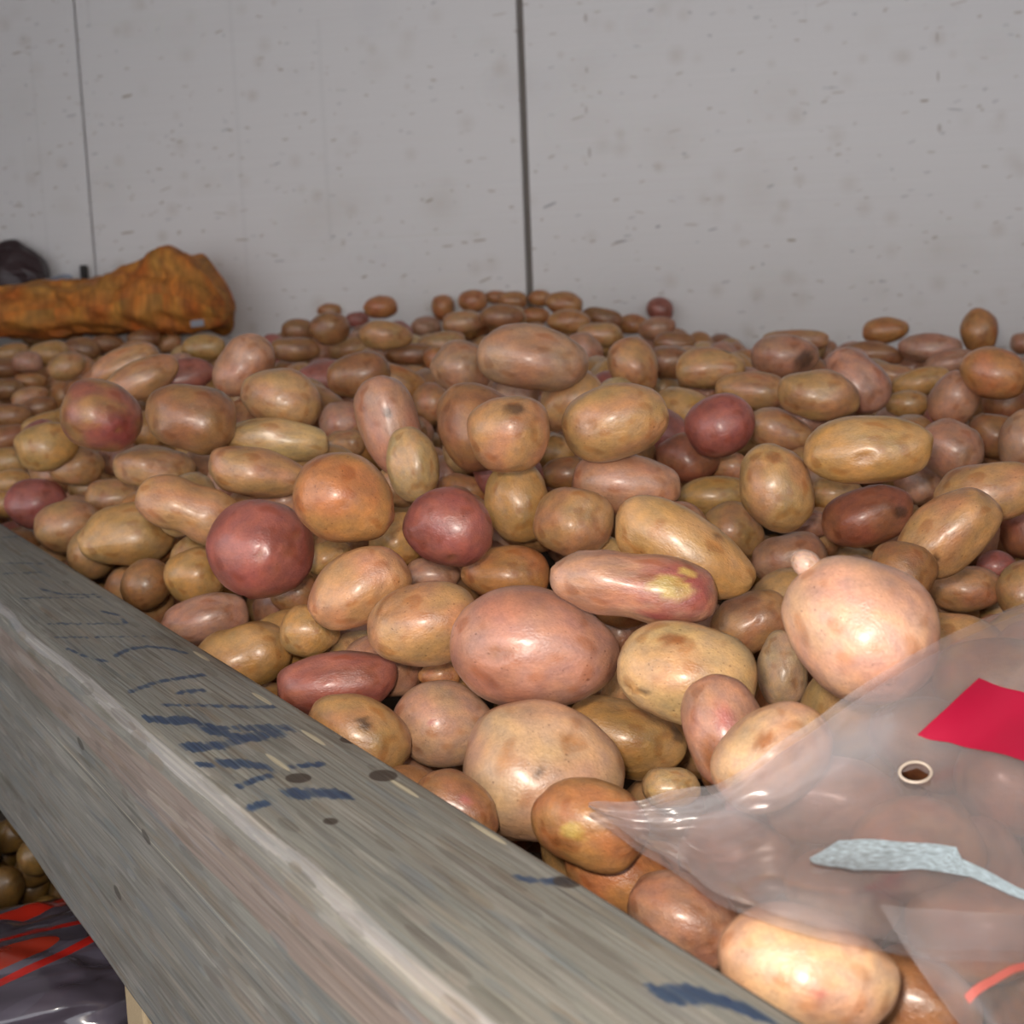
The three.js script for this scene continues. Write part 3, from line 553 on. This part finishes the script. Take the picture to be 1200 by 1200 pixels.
[75,773,-1227,285,252,203,-613,745,158,210,'P',0,0,"round pink potato behind the wide smooth pink one"],
[-309,964,-2063,290,254,262,-514,-672,399,354,'T',0,0,"round tan potato at the far edge before the wall joint"],
[-826,993,-2558,440,286,305,274,201,755,561,'T',0,1,"oval tan potato just before the orange sack's low end"],
[491,952,-1997,373,337,307,31,-76,843,532,'P',0,1,"round pink potato at the far edge before the right wall panel"],
[-147,950,-2150,367,292,244,-651,-609,-311,330,'T',0,1,"oval tan potato at the far edge before the wall joint"],
[-372,955,-2299,400,313,284,-17,73,889,452,'B',0,1,"oval dull brown potato at the far edge before the wall joint"],
[361,969,-2198,339,249,222,349,488,559,572,'O',0,1,"oval orange-brown potato at the far edge before the right wall panel"],
[-578,990,-2522,402,297,289,-265,681,682,20,'TL',0,0,"oval pale tan potato just before the orange sack's tall end"],
[-676,953,-2228,354,308,276,-607,-698,342,164,'O',0,1,"oval orange-brown potato just before the orange sack's low end"],
[-306,884,-1282,366,291,284,685,178,490,508,'TL',1,0,"oval pale tan potato behind the dull brown round one"],
[-792,950,-2446,308,267,241,-343,-587,684,265,'T',0,1,"oval tan potato just before the orange sack's low end"],
[-211,879,-1271,284,280,232,693,666,-262,92,'P',0,0,"round pink potato behind the long smooth tan-brown one"],
[308,958,-1877,333,278,294,-29,-516,-743,426,'Y',0,1,"oval yellowish potato behind the pale one with a bruised end"],
[116,956,-1849,460,334,300,704,-204,186,655,'Y',0,1,"oval yellowish potato behind the pale one with a bruised end"],
[-546,983,-2336,287,243,238,-505,-113,496,697,'P',0,0,"oval pink potato just before the orange sack's tall end"],
[475,977,-2176,308,273,241,406,-508,-353,673,'TL',0,0,"round pale tan potato at the far edge before the right wall panel"],
[-160,1023,-2867,349,313,295,156,544,687,455,'P',0,0,"round pink potato behind the small orange-brown one perched alone"],
[-292,967,-2160,331,321,261,-355,-780,417,303,'R',0,0,"round rose red potato at the far edge before the wall joint"],
[330,794,-1305,275,228,209,-309,-122,627,704,'TL',0,0,"oval pale tan potato behind the purplish rough one"],
[-254,864,-1342,349,282,276,-474,681,-341,442,'T',0,1,"oval tan potato behind the long pale speckled one"],
[-740,973,-2415,380,309,301,676,293,542,404,'O',0,1,"oval orange-brown potato just before the orange sack's low end"],
[-316,995,-2434,401,300,296,322,-665,-648,185,'P',0,1,"oval pink potato at the far edge before the wall joint"],
[55,830,-1304,273,259,243,231,-175,-456,842,'P',0,0,"round pink potato behind the bright rosy red one"],
[146,780,-1124,352,332,322,649,658,-6,382,'P',1,0,"round pink potato beside the wide smooth pink one"],
[-148,996,-2256,298,264,219,540,-166,292,772,'TL',0,0,"round pale tan potato at the far edge before the wall joint"],
[351,958,-2046,371,293,254,689,503,26,521,'O',0,1,"oval orange-brown potato at the far edge before the right wall panel"],
[-65,1032,-2564,363,251,229,-591,111,-93,793,'Y',0,1,"oval yellowish potato at the far edge before the wall joint"],
[132,876,-1076,331,227,226,-603,372,-372,600,'O',1,0,"oval orange-brown potato in front of the wide smooth pink one"],
[291,944,-1675,349,310,311,-636,72,-253,725,'P',0,0,"round pink potato in front of the pale one with a bruised end"],
[-384,902,-1498,348,237,225,507,-720,-211,424,'T',0,0,"oval tan potato behind the egg-shaped one with a maroon end"],
[-250,1007,-2461,349,260,245,-776,-500,7,385,'P',0,1,"oval pink potato at the far edge before the wall joint"],
[494,913,-1572,256,238,208,73,421,850,308,'R',0,0,"small round rose red potato behind the dusky pink one with a glint"],
[280,964,-2093,393,297,266,-716,-698,-29,11,'T',0,1,"oval tan potato at the far edge before the wall joint"],
[-55,870,-1270,276,245,240,637,459,65,616,'O',0,0,"round orange-brown potato behind the long upright dusky pink one"],
[-401,842,-1540,410,277,291,-372,-363,-665,536,'O',1,1,"oval orange-brown potato behind the yellow egg-shaped one by the rail"],
[-637,963,-2180,336,282,245,-786,-479,67,385,'P',0,0,"oval pink potato just before the orange sack's low end"],
[-274,949,-1914,316,283,248,333,-601,-564,459,'T',0,0,"round tan potato behind the slim dark red one"],
[-201,1016,-2593,321,299,284,411,-625,435,502,'R',0,0,"round rose red potato in front of the small orange-brown one perched alone"],
[-660,899,-1957,308,283,292,659,-373,-14,653,'R',0,0,"round rose red potato just before the orange sack's low end"],
[-43,877,-1152,298,259,235,-547,-63,-373,747,'O',0,0,"round orange-brown potato behind the golden two-bump one"],
[252,953,-1835,341,261,257,-812,-162,-108,551,'Y',0,1,"oval yellowish potato behind the pale one with a bruised end"],
[125,949,-1587,308,239,233,-623,-528,337,469,'TL',0,0,"oval pale tan potato beside the ridge potato with a dark top spot"],
[181,992,-2460,316,269,292,623,766,95,131,'Y',0,1,"oval yellowish potato at the far edge before the wall joint"],
[-115,877,-1867,249,228,193,740,-475,-199,433,'T',0,0,"small round tan potato behind the orange-brown one behind the upright pink"],
[317,725,-779,328,230,218,25,-827,-561,13,'O',1,0,"oval orange-brown potato under the clear bag, near its red print"],
[78,839,-1115,285,241,260,-702,159,-540,436,'TL',0,0,"oval pale tan potato beside the wide smooth pink one"],
[225,740,-894,289,267,230,-188,514,836,36,'Y',1,0,"round yellowish potato under the clear bag, near its red print"],
[390,757,-1275,463,331,325,513,-602,534,298,'TL',1,0,"oval pale tan potato beside the purplish rough one"],
[-239,949,-1586,413,268,287,-313,547,-761,156,'T',1,0,"oval tan potato beside the pink-brown one standing on end"],
[6,1033,-2549,373,263,247,-276,-353,-418,790,'TL',0,1,"oval pale tan potato at the far edge before the wall joint"],
[517,942,-1930,366,254,243,110,-760,593,241,'T',0,0,"oval tan potato at the far edge before the right wall panel"],
[203,982,-2211,328,227,229,265,392,805,360,'T',0,1,"oval tan potato at the far edge before the wall joint"]
];
const FEATURES = [[152,-0.89,0.45,-0.08,0.32,'y'],[152,-0.59,0.63,-0.51,0.13,'y'],[152,-0.75,0.65,-0.14,0.80,'r'],[152,-0.64,0.30,0.71,0.23,'r'],[154,-0.87,-0.46,0.19,0.19,'e'],[154,-0.96,-0.25,0.10,0.10,'e'],[165,-0.93,0.02,-0.38,0.16,'d'],[163,-0.94,-0.22,0.28,0.22,'y'],[163,-0.73,-0.29,0.62,0.24,'o'],[0,-0.98,-0.01,0.18,0.11,'e'],[0,-0.69,0.68,-0.24,0.10,'e'],[0,-0.87,0.26,0.42,0.08,'e'],[12,-0.87,0.47,0.16,0.69,'r'],[12,-0.85,0.48,0.21,0.14,'e'],[155,-0.75,0.28,-0.60,0.14,'e'],[155,-1.00,-0.01,-0.02,0.05,'d'],[155,-0.86,0.50,-0.13,0.03,'d'],[153,-0.69,-0.49,0.53,0.09,'d'],[153,-0.43,-0.73,0.53,0.10,'e'],[153,-0.72,-0.35,-0.61,0.21,'o'],[149,-0.85,0.37,0.38,0.43,'o'],[149,-0.98,-0.19,-0.08,0.32,'p'],[156,-0.42,0.81,-0.40,0.23,'d'],[54,-0.89,-0.46,-0.05,0.18,'e'],[146,-0.81,-0.39,-0.44,0.15,'g'],[104,-0.97,-0.04,0.24,0.21,'e'],[172,-0.93,-0.17,-0.34,0.30,'o'],[119,-0.73,0.64,0.22,0.45,'d'],[118,-0.20,0.45,-0.87,0.21,'d'],[52,-0.75,0.12,-0.65,0.27,'d'],[110,-0.87,-0.40,0.28,0.10,'d'],[105,-0.73,-0.66,-0.15,0.20,'o'],[174,-0.95,0.17,0.25,0.12,'p'],[150,-0.93,0.06,-0.36,0.19,'o'],[151,-0.64,0.25,-0.73,0.08,'d'],[109,-0.67,0.72,0.16,0.23,'d'],[63,-0.64,0.20,0.74,0.14,'e'],[59,-0.97,-0.22,-0.07,0.14,'d'],[158,-0.96,-0.26,0.01,0.09,'p'],[162,-0.94,0.06,-0.33,0.16,'p']];
const tubers = [];
POTATOES.forEach((r, i) => {
  const [x, y, z, a, b, c, qx, qy, qz, qw, code, fine, shared, label] = r;
  const feats = FEATURES.filter(f => f[0] === i).map(f => f.slice(1));
  const k = .968e-4, g = potatoGeometry(a * k, b * k, c * k, code, i, fine, feats, /waist/.test(label) ? .15 : i % 9 === 4 ? .07 : 0);
  const m = mesh('potato', g, skinMats[label.includes('speck') || label.includes('pit') ? 2 : [0, 0, 1, 3][i % 4]]);
  m.position.set(x / 1000, y / 1000, z / 1000); m.quaternion.set(qx, qy, qz, qw).normalize();
  tag(m, label, 'potato', shared ? label : 'potatoes in the bin');
  tubers.push({ p: m.position, r: (Math.cbrt(a * b * c) + a) * .5e-4, m, a: a * 1e-4 });
});
{ // the knob on the tip of the very large pale potato
  const t = tubers[146], g = new THREE.SphereGeometry(.0072, 16, 12); g.scale(1, 1.25, 1);
  const col = new Float32Array(g.attributes.position.count * 3); for (let i = 0; i < col.length; i += 3) { col[i] = .8; col[i + 1] = .5; col[i + 2] = .37; }
  g.setAttribute('color', new THREE.BufferAttribute(col, 3));
  const nub = mesh('knob', g, skinMats[0], t.m);
  const world = new THREE.Vector3(0.153, 0.9148, -0.7188); t.m.updateMatrixWorld(); world.lerp(t.m.position, .07); nub.position.copy(t.m.worldToLocal(world)); nub.userData.label = 'pale round knob on the tip';
}
// the potatoes deeper in the heap and beyond the frame, too many to name
{
  const cell = .08, grid = new Map(), key = (x, y, z) => Math.floor(x / cell) + ',' + Math.floor(y / cell) + ',' + Math.floor(z / cell);
  const put = t => { const k = key(t.p.x, t.p.y, t.p.z); if (!grid.has(k)) grid.set(k, []); grid.get(k).push(t); };
  tubers.forEach(put);
  const base = tubers.slice();
  const surf = (x, z) => { let s = 0, w = 0; for (const t of base) { const d = (t.p.x - x) ** 2 + (t.p.z - z) ** 2, k = 1 / Math.pow(d + .002, 1.5); s += k * t.p.y; w += k; } return s / w; };
  const free = (p, r) => { for (let i = -1; i <= 1; i++) for (let j = -1; j <= 1; j++) for (let k = -1; k <= 1; k++) { const l = grid.get(key(p.x + i * cell, p.y + j * cell, p.z + k * cell)); if (l) for (const t of l) if (t.p.distanceTo(p) < (t.r + r) * 1.02) return false; } return true; };
  camera.updateMatrixWorld();
  const inv = camera.matrixWorldInverse.copy(camera.matrixWorld).invert(), T = Math.tan(THREE.MathUtils.degToRad(20.36)), v = new THREE.Vector3();
  const inView = p => { v.copy(p).applyMatrix4(inv); return Math.abs(v.x) < -v.z * T + .05 && Math.abs(v.y) < -v.z * T + .05; };
  const list = [];
  for (const [lo, hi, tries] of [[0, .02, 4000], [.04, .07, 6000], [.07, .11, 6000], [.11, .16, 4000]]) for (let i = 0; i < tries; i++) {
    const z = -span(.38, 3.12), x = span(-1.35, 1.4), r = span(.024, .032);
    if (x > .34 - .38 * z) continue;
    const p = new THREE.Vector3(x, 0, z);
    if ((x - railO.x) * railN.x + (z - railO.z) * railN.z < r + .004) continue;
    if ((x - wallP.x) * wallN.x + (z - wallP.z) * wallN.z < r + .012) continue;
    p.y = surf(x, z) - span(lo, hi);
    if (lo < .06 && x > -.02 && x < .4 && z > -1.0) continue;
    if (p.y - r < .62 || (lo < .03 && inView(p)) || !free(p, r)) continue;
    const t = { p, r }; put(t); list.push(t);
  }
  const gs = [], codes = ['T', 'P', 'Y', 'O', 'B'], e = new THREE.Euler(), q = new THREE.Quaternion(), M = new THREE.Matrix4(), S = new THREE.Vector3();
  list.forEach((t, i) => {
    const g = new THREE.SphereGeometry(1, 14, 9), n = g.attributes.position.count, col = new Float32Array(n * 3), k = SKIN[codes[i % 5]][i % 2];
    for (let j = 0; j < n; j++) { col[j * 3] = k.r; col[j * 3 + 1] = k.g; col[j * 3 + 2] = k.b; }
    g.setAttribute('color', new THREE.BufferAttribute(col, 3));
    e.set(span(0, 6.28), span(0, 6.28), span(0, 6.28)); q.setFromEuler(e); S.set(.95, 1.08, .98).multiplyScalar(t.r); g.applyMatrix4(M.compose(t.p, q, S)); gs.push(g);
  });
  const im = mesh('potato_underlayer', mergeGeometries(gs), skinMats[0]);
  im.userData = { kind: 'stuff', label: 'mass of potatoes deeper down in the bin', category: 'potatoes' };
}

// ---------------------------------------------------------------- sacks before the wall
const netBump = dataTexture(256, 256, (u, v) => { const n = Math.max(Math.abs(Math.sin(u * 94)), Math.abs(Math.sin(v * 94))); return [n, n, n]; });
function sackBody(stations, id, crumple) {                             // stations: [x, half height, half depth, centre y, centre z]
  const NX = 90, NA = 60, pos = [], uv = [], idx = [];
  const curve = [0, 1, 2, 3, 4].map(k => new THREE.CatmullRomCurve3(stations.map((s, i) => new THREE.Vector3(i / (stations.length - 1), s[k], 0))));
  for (let i = 0; i <= NX; i++) {
    const f = i / NX, [x, h, dpt, cy, cz] = curve.map(c => c.getPoint(f).y);
    for (let j = 0; j <= NA; j++) {
      const a = j / NA * Math.PI * 2, ca = Math.cos(a), sa = Math.sin(a);
      const sq = (w, e) => Math.sign(w) * Math.pow(Math.abs(w), e);
      const wr = 1 + crumple * (.16 * N3(x * 11 + id, ca * 1.6, sa * 1.6) + .1 * N3(x * 26 + id, ca * 3, sa * 3 + 4) - .1 * Math.abs(N3(x * 15, ca * 2.4 + id, sa * 2.4)));
      pos.push(x, cy + Math.max(-.9, sq(sa, .8)) * Math.max(h, .0005) * wr, cz + sq(ca, .8) * Math.max(dpt, .0005) * wr); uv.push(f * 3, j / NA * 2);
    }
  }
  for (let i = 0; i < NX; i++) for (let j = 0; j < NA; j++) { const a = i * (NA + 1) + j, b = a + 1, c = a + NA + 1, d = c + 1; idx.push(a, b, c, b, d, c); }
  const g = new THREE.BufferGeometry(); g.setAttribute('position', new THREE.Float32BufferAttribute(pos, 3)); g.setAttribute('uv', new THREE.Float32BufferAttribute(uv, 2)); g.setIndex(idx); g.computeVertexNormals();
  return g;
}
{
  const weave = dataTexture(512, 256, (u, v) => { const b = .85 + .2 * N3(u * 9, v * 5, 2) + .16 * N3(u * 26, v * 14, 6), y = .5 + N3(u * 5, v * 4, 11); return [.8 * b, (.44 + .11 * y) * b, (.15 + .08 * y) * b]; }, true);
  const orange = new THREE.MeshStandardMaterial({ map: weave, bumpMap: netBump, bumpScale: .0012, roughness: .75 });
  const s = group('orange_sack', [-.80, 1.036, -2.875]); s.rotation.y = -YAW * .9;
  tag(s, 'crumpled orange net sack lying against the white wall behind the potatoes', 'sack');
  mesh('body', sackBody([[-.30, .004, .01, .03, .05], [-.285, .03, .035, .04, .05], [-.24, .052, .06, .05, .04], [-.15, .061, .085, .057, .02], [-.05, .064, .1, .06, 0], [.02, .064, .1, .06, 0], [.08, .08, .105, .072, 0], [.135, .09, .105, .08, 0], [.185, .082, .1, .072, 0], [.225, .058, .075, .055, 0], [.245, .03, .04, .04, 0], [.252, .003, .005, .035, 0]], 3, 1.5), orange, s);
  const tagMesh = mesh('paper_tag', new RoundedBoxGeometry(.026, .015, .003, 1, .001), new THREE.MeshStandardMaterial({ color: 0x8f9098, roughness: .6 }), s);
  tagMesh.position.set(.215, .018, .088); tagMesh.rotation.set(-.5, .2, .2); tagMesh.userData.label = 'small whitish tag';
}
{
  const s = group('dark_sack', [-1.075, 1.035, -3.055]);
  tag(s, 'dark maroon filled sack with a clear plastic end beside the orange sack', 'sack');
  const dm = new THREE.MeshPhysicalMaterial({ color: 0x2e1418, roughness: .5, bumpMap: netBump, bumpScale: .002, clearcoat: .3 });
  const g = sackBody([[-.12, .01, .01, .1, 0], [-.1, .07, .035, .1, 0], [-.03, .1, .043, .1, 0], [.03, .1, .043, .1, 0], [.075, .075, .035, .095, 0], [.088, .01, .01, .09, 0]], 8, 1.3);
  mesh('body', g, dm, s);
  const film = new THREE.MeshPhysicalMaterial({ color: 0xdfe4ee, transmission: .8, roughness: .12, thickness: 0, side: THREE.DoubleSide });
  const f = mesh('plastic_end', sackBody([[.07, .03, .03, .1, 0], [.1, .022, .025, .11, .005], [.13, .012, .018, .125, .01], [.14, .002, .004, .13, .01]], 5, 1.4), film, s); f.userData.label = 'shiny clear plastic end';
}
{ // bracket at the foot of the wall joint
  const m = mesh('wall_clip', new RoundedBoxGeometry(.014, .05, .012, 2, .002), new THREE.MeshStandardMaterial({ color: 0x2a2523, roughness: .6 }));
  m.position.set(-.916, 1.165, -3.07); m.rotation.y = -YAW;
  tag(m, 'small dark clip at the foot of the wall joint above the orange sack', 'clip');
}

// ---------------------------------------------------------------- lower shelf, below the rail
structure(shell('trim_shelf', 1.2, .03, 1.6, -.78, .415, -1.35, darkWood), 'dark low shelf beside and below the timber rail', 'shelf');
{
  const proto = []; for (let k = 0; k < 4; k++) proto.push(potatoGeometry(.024, .02, .019, 'G', 700 + k, false, []));
  const placed = [];
  for (let lay = 0; lay < 4; lay++) for (let i = 0; i < 600; i++) {
    const x = span(-.95, -.46), z = span(-1.75, -1.25), y = .452 + lay * .032;
    if (Math.hypot((x + .585) / .135, (z + 1.44) / .135) > 1.08 - lay * .1) continue;
    const p = new THREE.Vector3(x, y, z); if (placed.some(q => q.distanceTo(p) < .042)) continue;
    if (placed.length >= 150) break;
    placed.push(p);
    const m = mesh('small_potato', proto[placed.length % 4], skinMats[1]); m.position.copy(p); m.rotation.set(span(0, 6), span(0, 6), span(0, 6));
    tag(m, 'small golden potato heaped on the dark shelf below the rail', 'potato', 'small golden potatoes on the lower shelf');
  }
}
{ // printed clear bag on the shelf
  const W = 512, H = 512, c = canvas(W, H), g = c.getContext('2d');
  g.fillStyle = '#4d4650'; g.fillRect(0, 0, W, H);
  for (let i = 0; i < 160; i++) { g.globalAlpha = span(.05, .25); g.fillStyle = ['#8d8ea0', '#2a2026', '#5c3a3e', '#a9abb8'][i % 4]; g.beginPath(); g.ellipse(span(0, W), span(0, H), span(10, 80), span(3, 16), span(-.8, .3), 0, 7); g.fill(); }
  g.globalAlpha = 1; g.strokeStyle = '#b3231b'; g.lineWidth = 16; g.beginPath(); g.ellipse(250, 330, 150, 60, -.45, 0, 7); g.stroke();
  g.fillStyle = '#a3301c'; g.beginPath(); g.ellipse(255, 330, 90, 32, -.45, 0, 7); g.fill();
  g.fillStyle = '#c02a1a'; g.beginPath(); g.moveTo(250, 150); g.lineTo(400, 60); g.lineTo(410, 110); g.lineTo(300, 165); g.fill();
  g.fillStyle = '#c02a1a'; g.beginPath(); g.moveTo(330, 120); g.lineTo(420, 40); g.lineTo(430, 60); g.lineTo(350, 125); g.fill();
  const mat = new THREE.MeshPhysicalMaterial({ map: canvasTexture(c), roughness: .22, clearcoat: .8, clearcoatRoughness: .1 });
  const s = group('printed_bag', [-.455, .432, -1.11]); s.rotation.y = .35;
  tag(s, 'shiny plastic bag with red print lying on the low shelf under the rail', 'bag');
  const geo = new THREE.SphereGeometry(1, 64, 40), p = geo.attributes.position;
  for (let i = 0; i < p.count; i++) {
    const x = p.getX(i), y = p.getY(i), z = p.getZ(i), q = v => Math.sign(v) * Math.pow(Math.abs(v), .7), r = 1 + .12 * N3(x * 2, y * 2, z * 2) + .07 * N3(x * 6, y * 6, z * 6) - .06 * Math.abs(N3(x * 4, z * 4, 3));
    p.setXYZ(i, q(x) * .14 * r, .055 + q(y) * .055 * r, q(z) * .12 * r); geo.attributes.uv.setXY(i, .5 + q(x) * .42, .5 - q(z) * .42);
  }
  geo.computeVertexNormals();
  mesh('body', geo, mat, s);
}

// ---------------------------------------------------------------- the clear bag lying on the potatoes
const BAG = [[[0.0324, 0.8035, -0.6597], [0.056, 0.8053, -0.6606], [0.0793, 0.8092, -0.6589], [0.0997, 0.8166, -0.6527], [0.1292, 0.8347, -0.652], [0.1639, 0.8556, -0.6567], [0.2023, 0.8771, -0.6592], [0.2749, 0.8815, -0.7303], [0.3548, 0.8971, -0.775]], [[0.0324, 0.8033, -0.6597], [0.0559, 0.8019, -0.66], [0.0791, 0.8025, -0.6582], [0.0995, 0.8064, -0.6527], [0.1286, 0.8202, -0.6498], [0.1634, 0.8354, -0.6549], [0.204, 0.8498, -0.6642], [0.2691, 0.8528, -0.7137], [0.3432, 0.8632, -0.7474]], [[0.0324, 0.803, -0.6597], [0.0557, 0.7987, -0.6591], [0.0787, 0.7962, -0.6565], [0.099, 0.7971, -0.6504], [0.1276, 0.8065, -0.6455], [0.1613, 0.8173, -0.647], [0.202, 0.8258, -0.6575], [0.2591, 0.8287, -0.6859], [0.3258, 0.8354, -0.7074]], [[0.0324, 0.8031, -0.6588], [0.0554, 0.7964, -0.6563], [0.0778, 0.7921, -0.6503], [0.0971, 0.792, -0.6391], [0.1239, 0.7992, -0.6278], [0.1555, 0.8067, -0.6239], [0.1929, 0.8124, -0.6276], [0.2456, 0.812, -0.6491], [0.3062, 0.8151, -0.663]], [[0.0322, 0.8039, -0.6561], [0.0547, 0.7954, -0.6497], [0.076, 0.7911, -0.6359], [0.093, 0.7927, -0.6134], [0.1163, 0.8003, -0.59], [0.1457, 0.803, -0.5847], [0.1835, 0.8, -0.5966], [0.2314, 0.7972, -0.6106], [0.2862, 0.7971, -0.6179]], [[0.032, 0.8053, -0.6519], [0.0538, 0.7956, -0.64], [0.0733, 0.7932, -0.6145], [0.0867, 0.8006, -0.5728], [0.1029, 0.8163, -0.5226], [0.1296, 0.813, -0.5204], [0.1718, 0.7932, -0.5582], [0.2175, 0.7852, -0.573], [0.2661, 0.7836, -0.5727]], [[0.0318, 0.8064, -0.6484], [0.053, 0.7956, -0.6319], [0.0709, 0.795, -0.5959], [0.0804, 0.8104, -0.5319], [0.1003, 0.8102, -0.5102], [0.1256, 0.8046, -0.5045], [0.1665, 0.7804, -0.5405], [0.2126, 0.7661, -0.5589], [0.263, 0.7574, -0.5643]]];
const FOLD = [[[0.1419, 0.7934, -0.5282], [0.1717, 0.7834, -0.5433], [0.2021, 0.7748, -0.5555], [0.2357, 0.7626, -0.573], [0.2645, 0.7576, -0.576]], [[0.1608, 0.7615, -0.5275], [0.1812, 0.7593, -0.5273], [0.2054, 0.7517, -0.5368], [0.232, 0.7409, -0.5504], [0.2546, 0.7364, -0.5527]], [[0.1839, 0.7289, -0.5179], [0.196, 0.7297, -0.5133], [0.2104, 0.7266, -0.5149], [0.2297, 0.7158, -0.5275], [0.2446, 0.712, -0.529]]];
function patch(net) {                                                  // smooth surface through a net of points
  const V = net.map(r => new THREE.CatmullRomCurve3(r.map(p => new THREE.Vector3(...p)), false, 'centripetal'));
  const at = (crv, f) => { const n = crv.points.length - 1; return crv.getPoint(clamp(f)); };
  return (u, v) => { const col = new THREE.CatmullRomCurve3(V.map(c => at(c, u)), false, 'centripetal'); return col.getPoint(clamp(v)); };
}
function sheet(fn, nu, nv, lift = 0, wrinkle = 0, poly, cut) {
  const P = [], uv = [], idx = [];
  for (let j = 0; j <= nv; j++) for (let i = 0; i <= nu; i++) {
    let u = i / nu, v = j / nv; if (poly) [u, v] = poly(u, v);
    const p = fn(u, v), dir = EYE.clone().sub(p).normalize().lerp(new THREE.Vector3(0, 1, 0), .6).normalize();
    p.addScaledVector(dir, lift + wrinkle * (N3(u * 7 + 2, v * 3, 5) + .2 * N3(u * 18, v * 9, 8) - .6 * Math.abs(N3(u * 5 + v * 6, v * 2, 12))));
    P.push(p.x, p.y, p.z); uv.push(i / nu, j / nv);
  }
  for (let j = 0; j < nv; j++) for (let i = 0; i < nu; i++) { if (cut && cut((i + .5) / nu, (j + .5) / nv)) continue; const a = j * (nu + 1) + i, b = a + 1, c = a + nu + 1, d = c + 1; idx.push(a, c, b, b, c, d); }
  const g = new THREE.BufferGeometry(); g.setAttribute('position', new THREE.Float32BufferAttribute(P, 3)); g.setAttribute('uv', new THREE.Float32BufferAttribute(uv, 2)); g.setIndex(idx); g.computeVertexNormals();
  return g;
}
{
  const bag = group('clear_bag');
  tag(bag, 'hazy clear plastic bag with a red printed block lying over the potatoes by the rail', 'bag');
  const film = new THREE.MeshPhysicalMaterial({ color: 0xece6e6, transmission: .875, roughness: .2, thickness: 0, ior: 1.45, side: THREE.DoubleSide });
  const red = new THREE.MeshStandardMaterial({ color: 0xb01038, roughness: .5, side: THREE.DoubleSide });
  const pale = new THREE.MeshStandardMaterial({ roughness: .5, side: THREE.DoubleSide, map: dataTexture(256, 64, (u, v) => { const b = .78 + .2 * N3(u * 40, v * 14, 2) + .12 * N3(u * 90, v * 30, 5); return [b * .88, b * .96, b]; }, true) });
  const top = patch(BAG), low = patch(FOLD);
  const hole = (u, v) => { const a = (u - .7264) / .0255, b = (v - .3773 - .018 * a) / .036; return a * a + b * b < 1; };
  mesh('film', sheet(top, 260, 150, .004, .0045, null, hole), film, bag);
  mesh('back_film', sheet(top, 260, 150, -.003, .003, null, hole), film, bag).userData.label = 'back sheet of the bag';
  mesh('fold', sheet(low, 60, 30, .02, .0012), film, bag).userData.label = 'folded flap of the bag';
  const quad = (A, B, C, D) => (s, t) => [A[0] * (1 - s) * (1 - t) + B[0] * s * (1 - t) + C[0] * s * t + D[0] * (1 - s) * t, A[1] * (1 - s) * (1 - t) + B[1] * s * (1 - t) + C[1] * s * t + D[1] * (1 - s) * t];
  mesh('red_print', sheet(top, 40, 30, .005, .0045, quad([.8148, .163], [.9615, .3689], [.9615, .5822], [.7292, .2585])), red, bag).userData.label = 'flat crimson printed block';
  const up = [[.5469, .6673], [.5984, .5991], [.6944, .6383], [.7864, .6809], [.7932, .7147], [.875, .8063], [.9615, .8826]], lo = [[.5469, .68], [.5547, .6936], [.625, .734], [.7361, .7448], [.8068, .7726], [.875, .8354], [.9615, .9087]];
  const strip = (s, t) => { const k = Math.min(5.999, s * 6), i = Math.floor(k), f = k - i, e = l => [l[i][0] + (l[i + 1][0] - l[i][0]) * f, l[i][1] + (l[i + 1][1] - l[i][1]) * f], a = e(up), b = e(lo); return [a[0] + (b[0] - a[0]) * t, a[1] + (b[1] - a[1]) * t]; };
  mesh('pale_strip', sheet(top, 60, 8, .005, .0045, strip), pale, bag).userData.label = 'pale bluish printed strip';
  // punched hole with its raised rim
  const ring = [], n = 40; for (let i = 0; i < n; i++) { const a = i / n * 6.2832, q = top(.7264 + .0255 * Math.cos(a), .3773 + .036 * Math.sin(a) + .018 * Math.cos(a)); ring.push(q.addScaledVector(EYE.clone().sub(q).normalize(), .006)); }
  mesh('hole_rim', new THREE.TubeGeometry(new THREE.CatmullRomCurve3(ring, true), 80, .0008, 8, true), new THREE.MeshPhysicalMaterial({ color: 0xd9c9b8, roughness: .3, transmission: .3, thickness: 0 }), bag).userData.label = 'raised rim of a punched hole';
  for (const [a, b, c] of [[[.14, .62], [.35, .45], [.75, .25]], [[.28, .9], [.5, .75], [.8, .5]]]) {       // thin printed red lines on the fold
    const line = (s, w) => { const m = (k) => (1 - s) * (1 - s) * a[k] + 2 * s * (1 - s) * b[k] + s * s * c[k]; return [m(0), m(1) + (w - .5) * .05]; };
    mesh('red_line', sheet(low, 40, 2, .0208, .0012, line), new THREE.MeshStandardMaterial({ color: 0xc2665c, roughness: .5, side: THREE.DoubleSide }), bag).userData.label = 'thin red printed line';
  }
}
renderer.render(scene, camera);
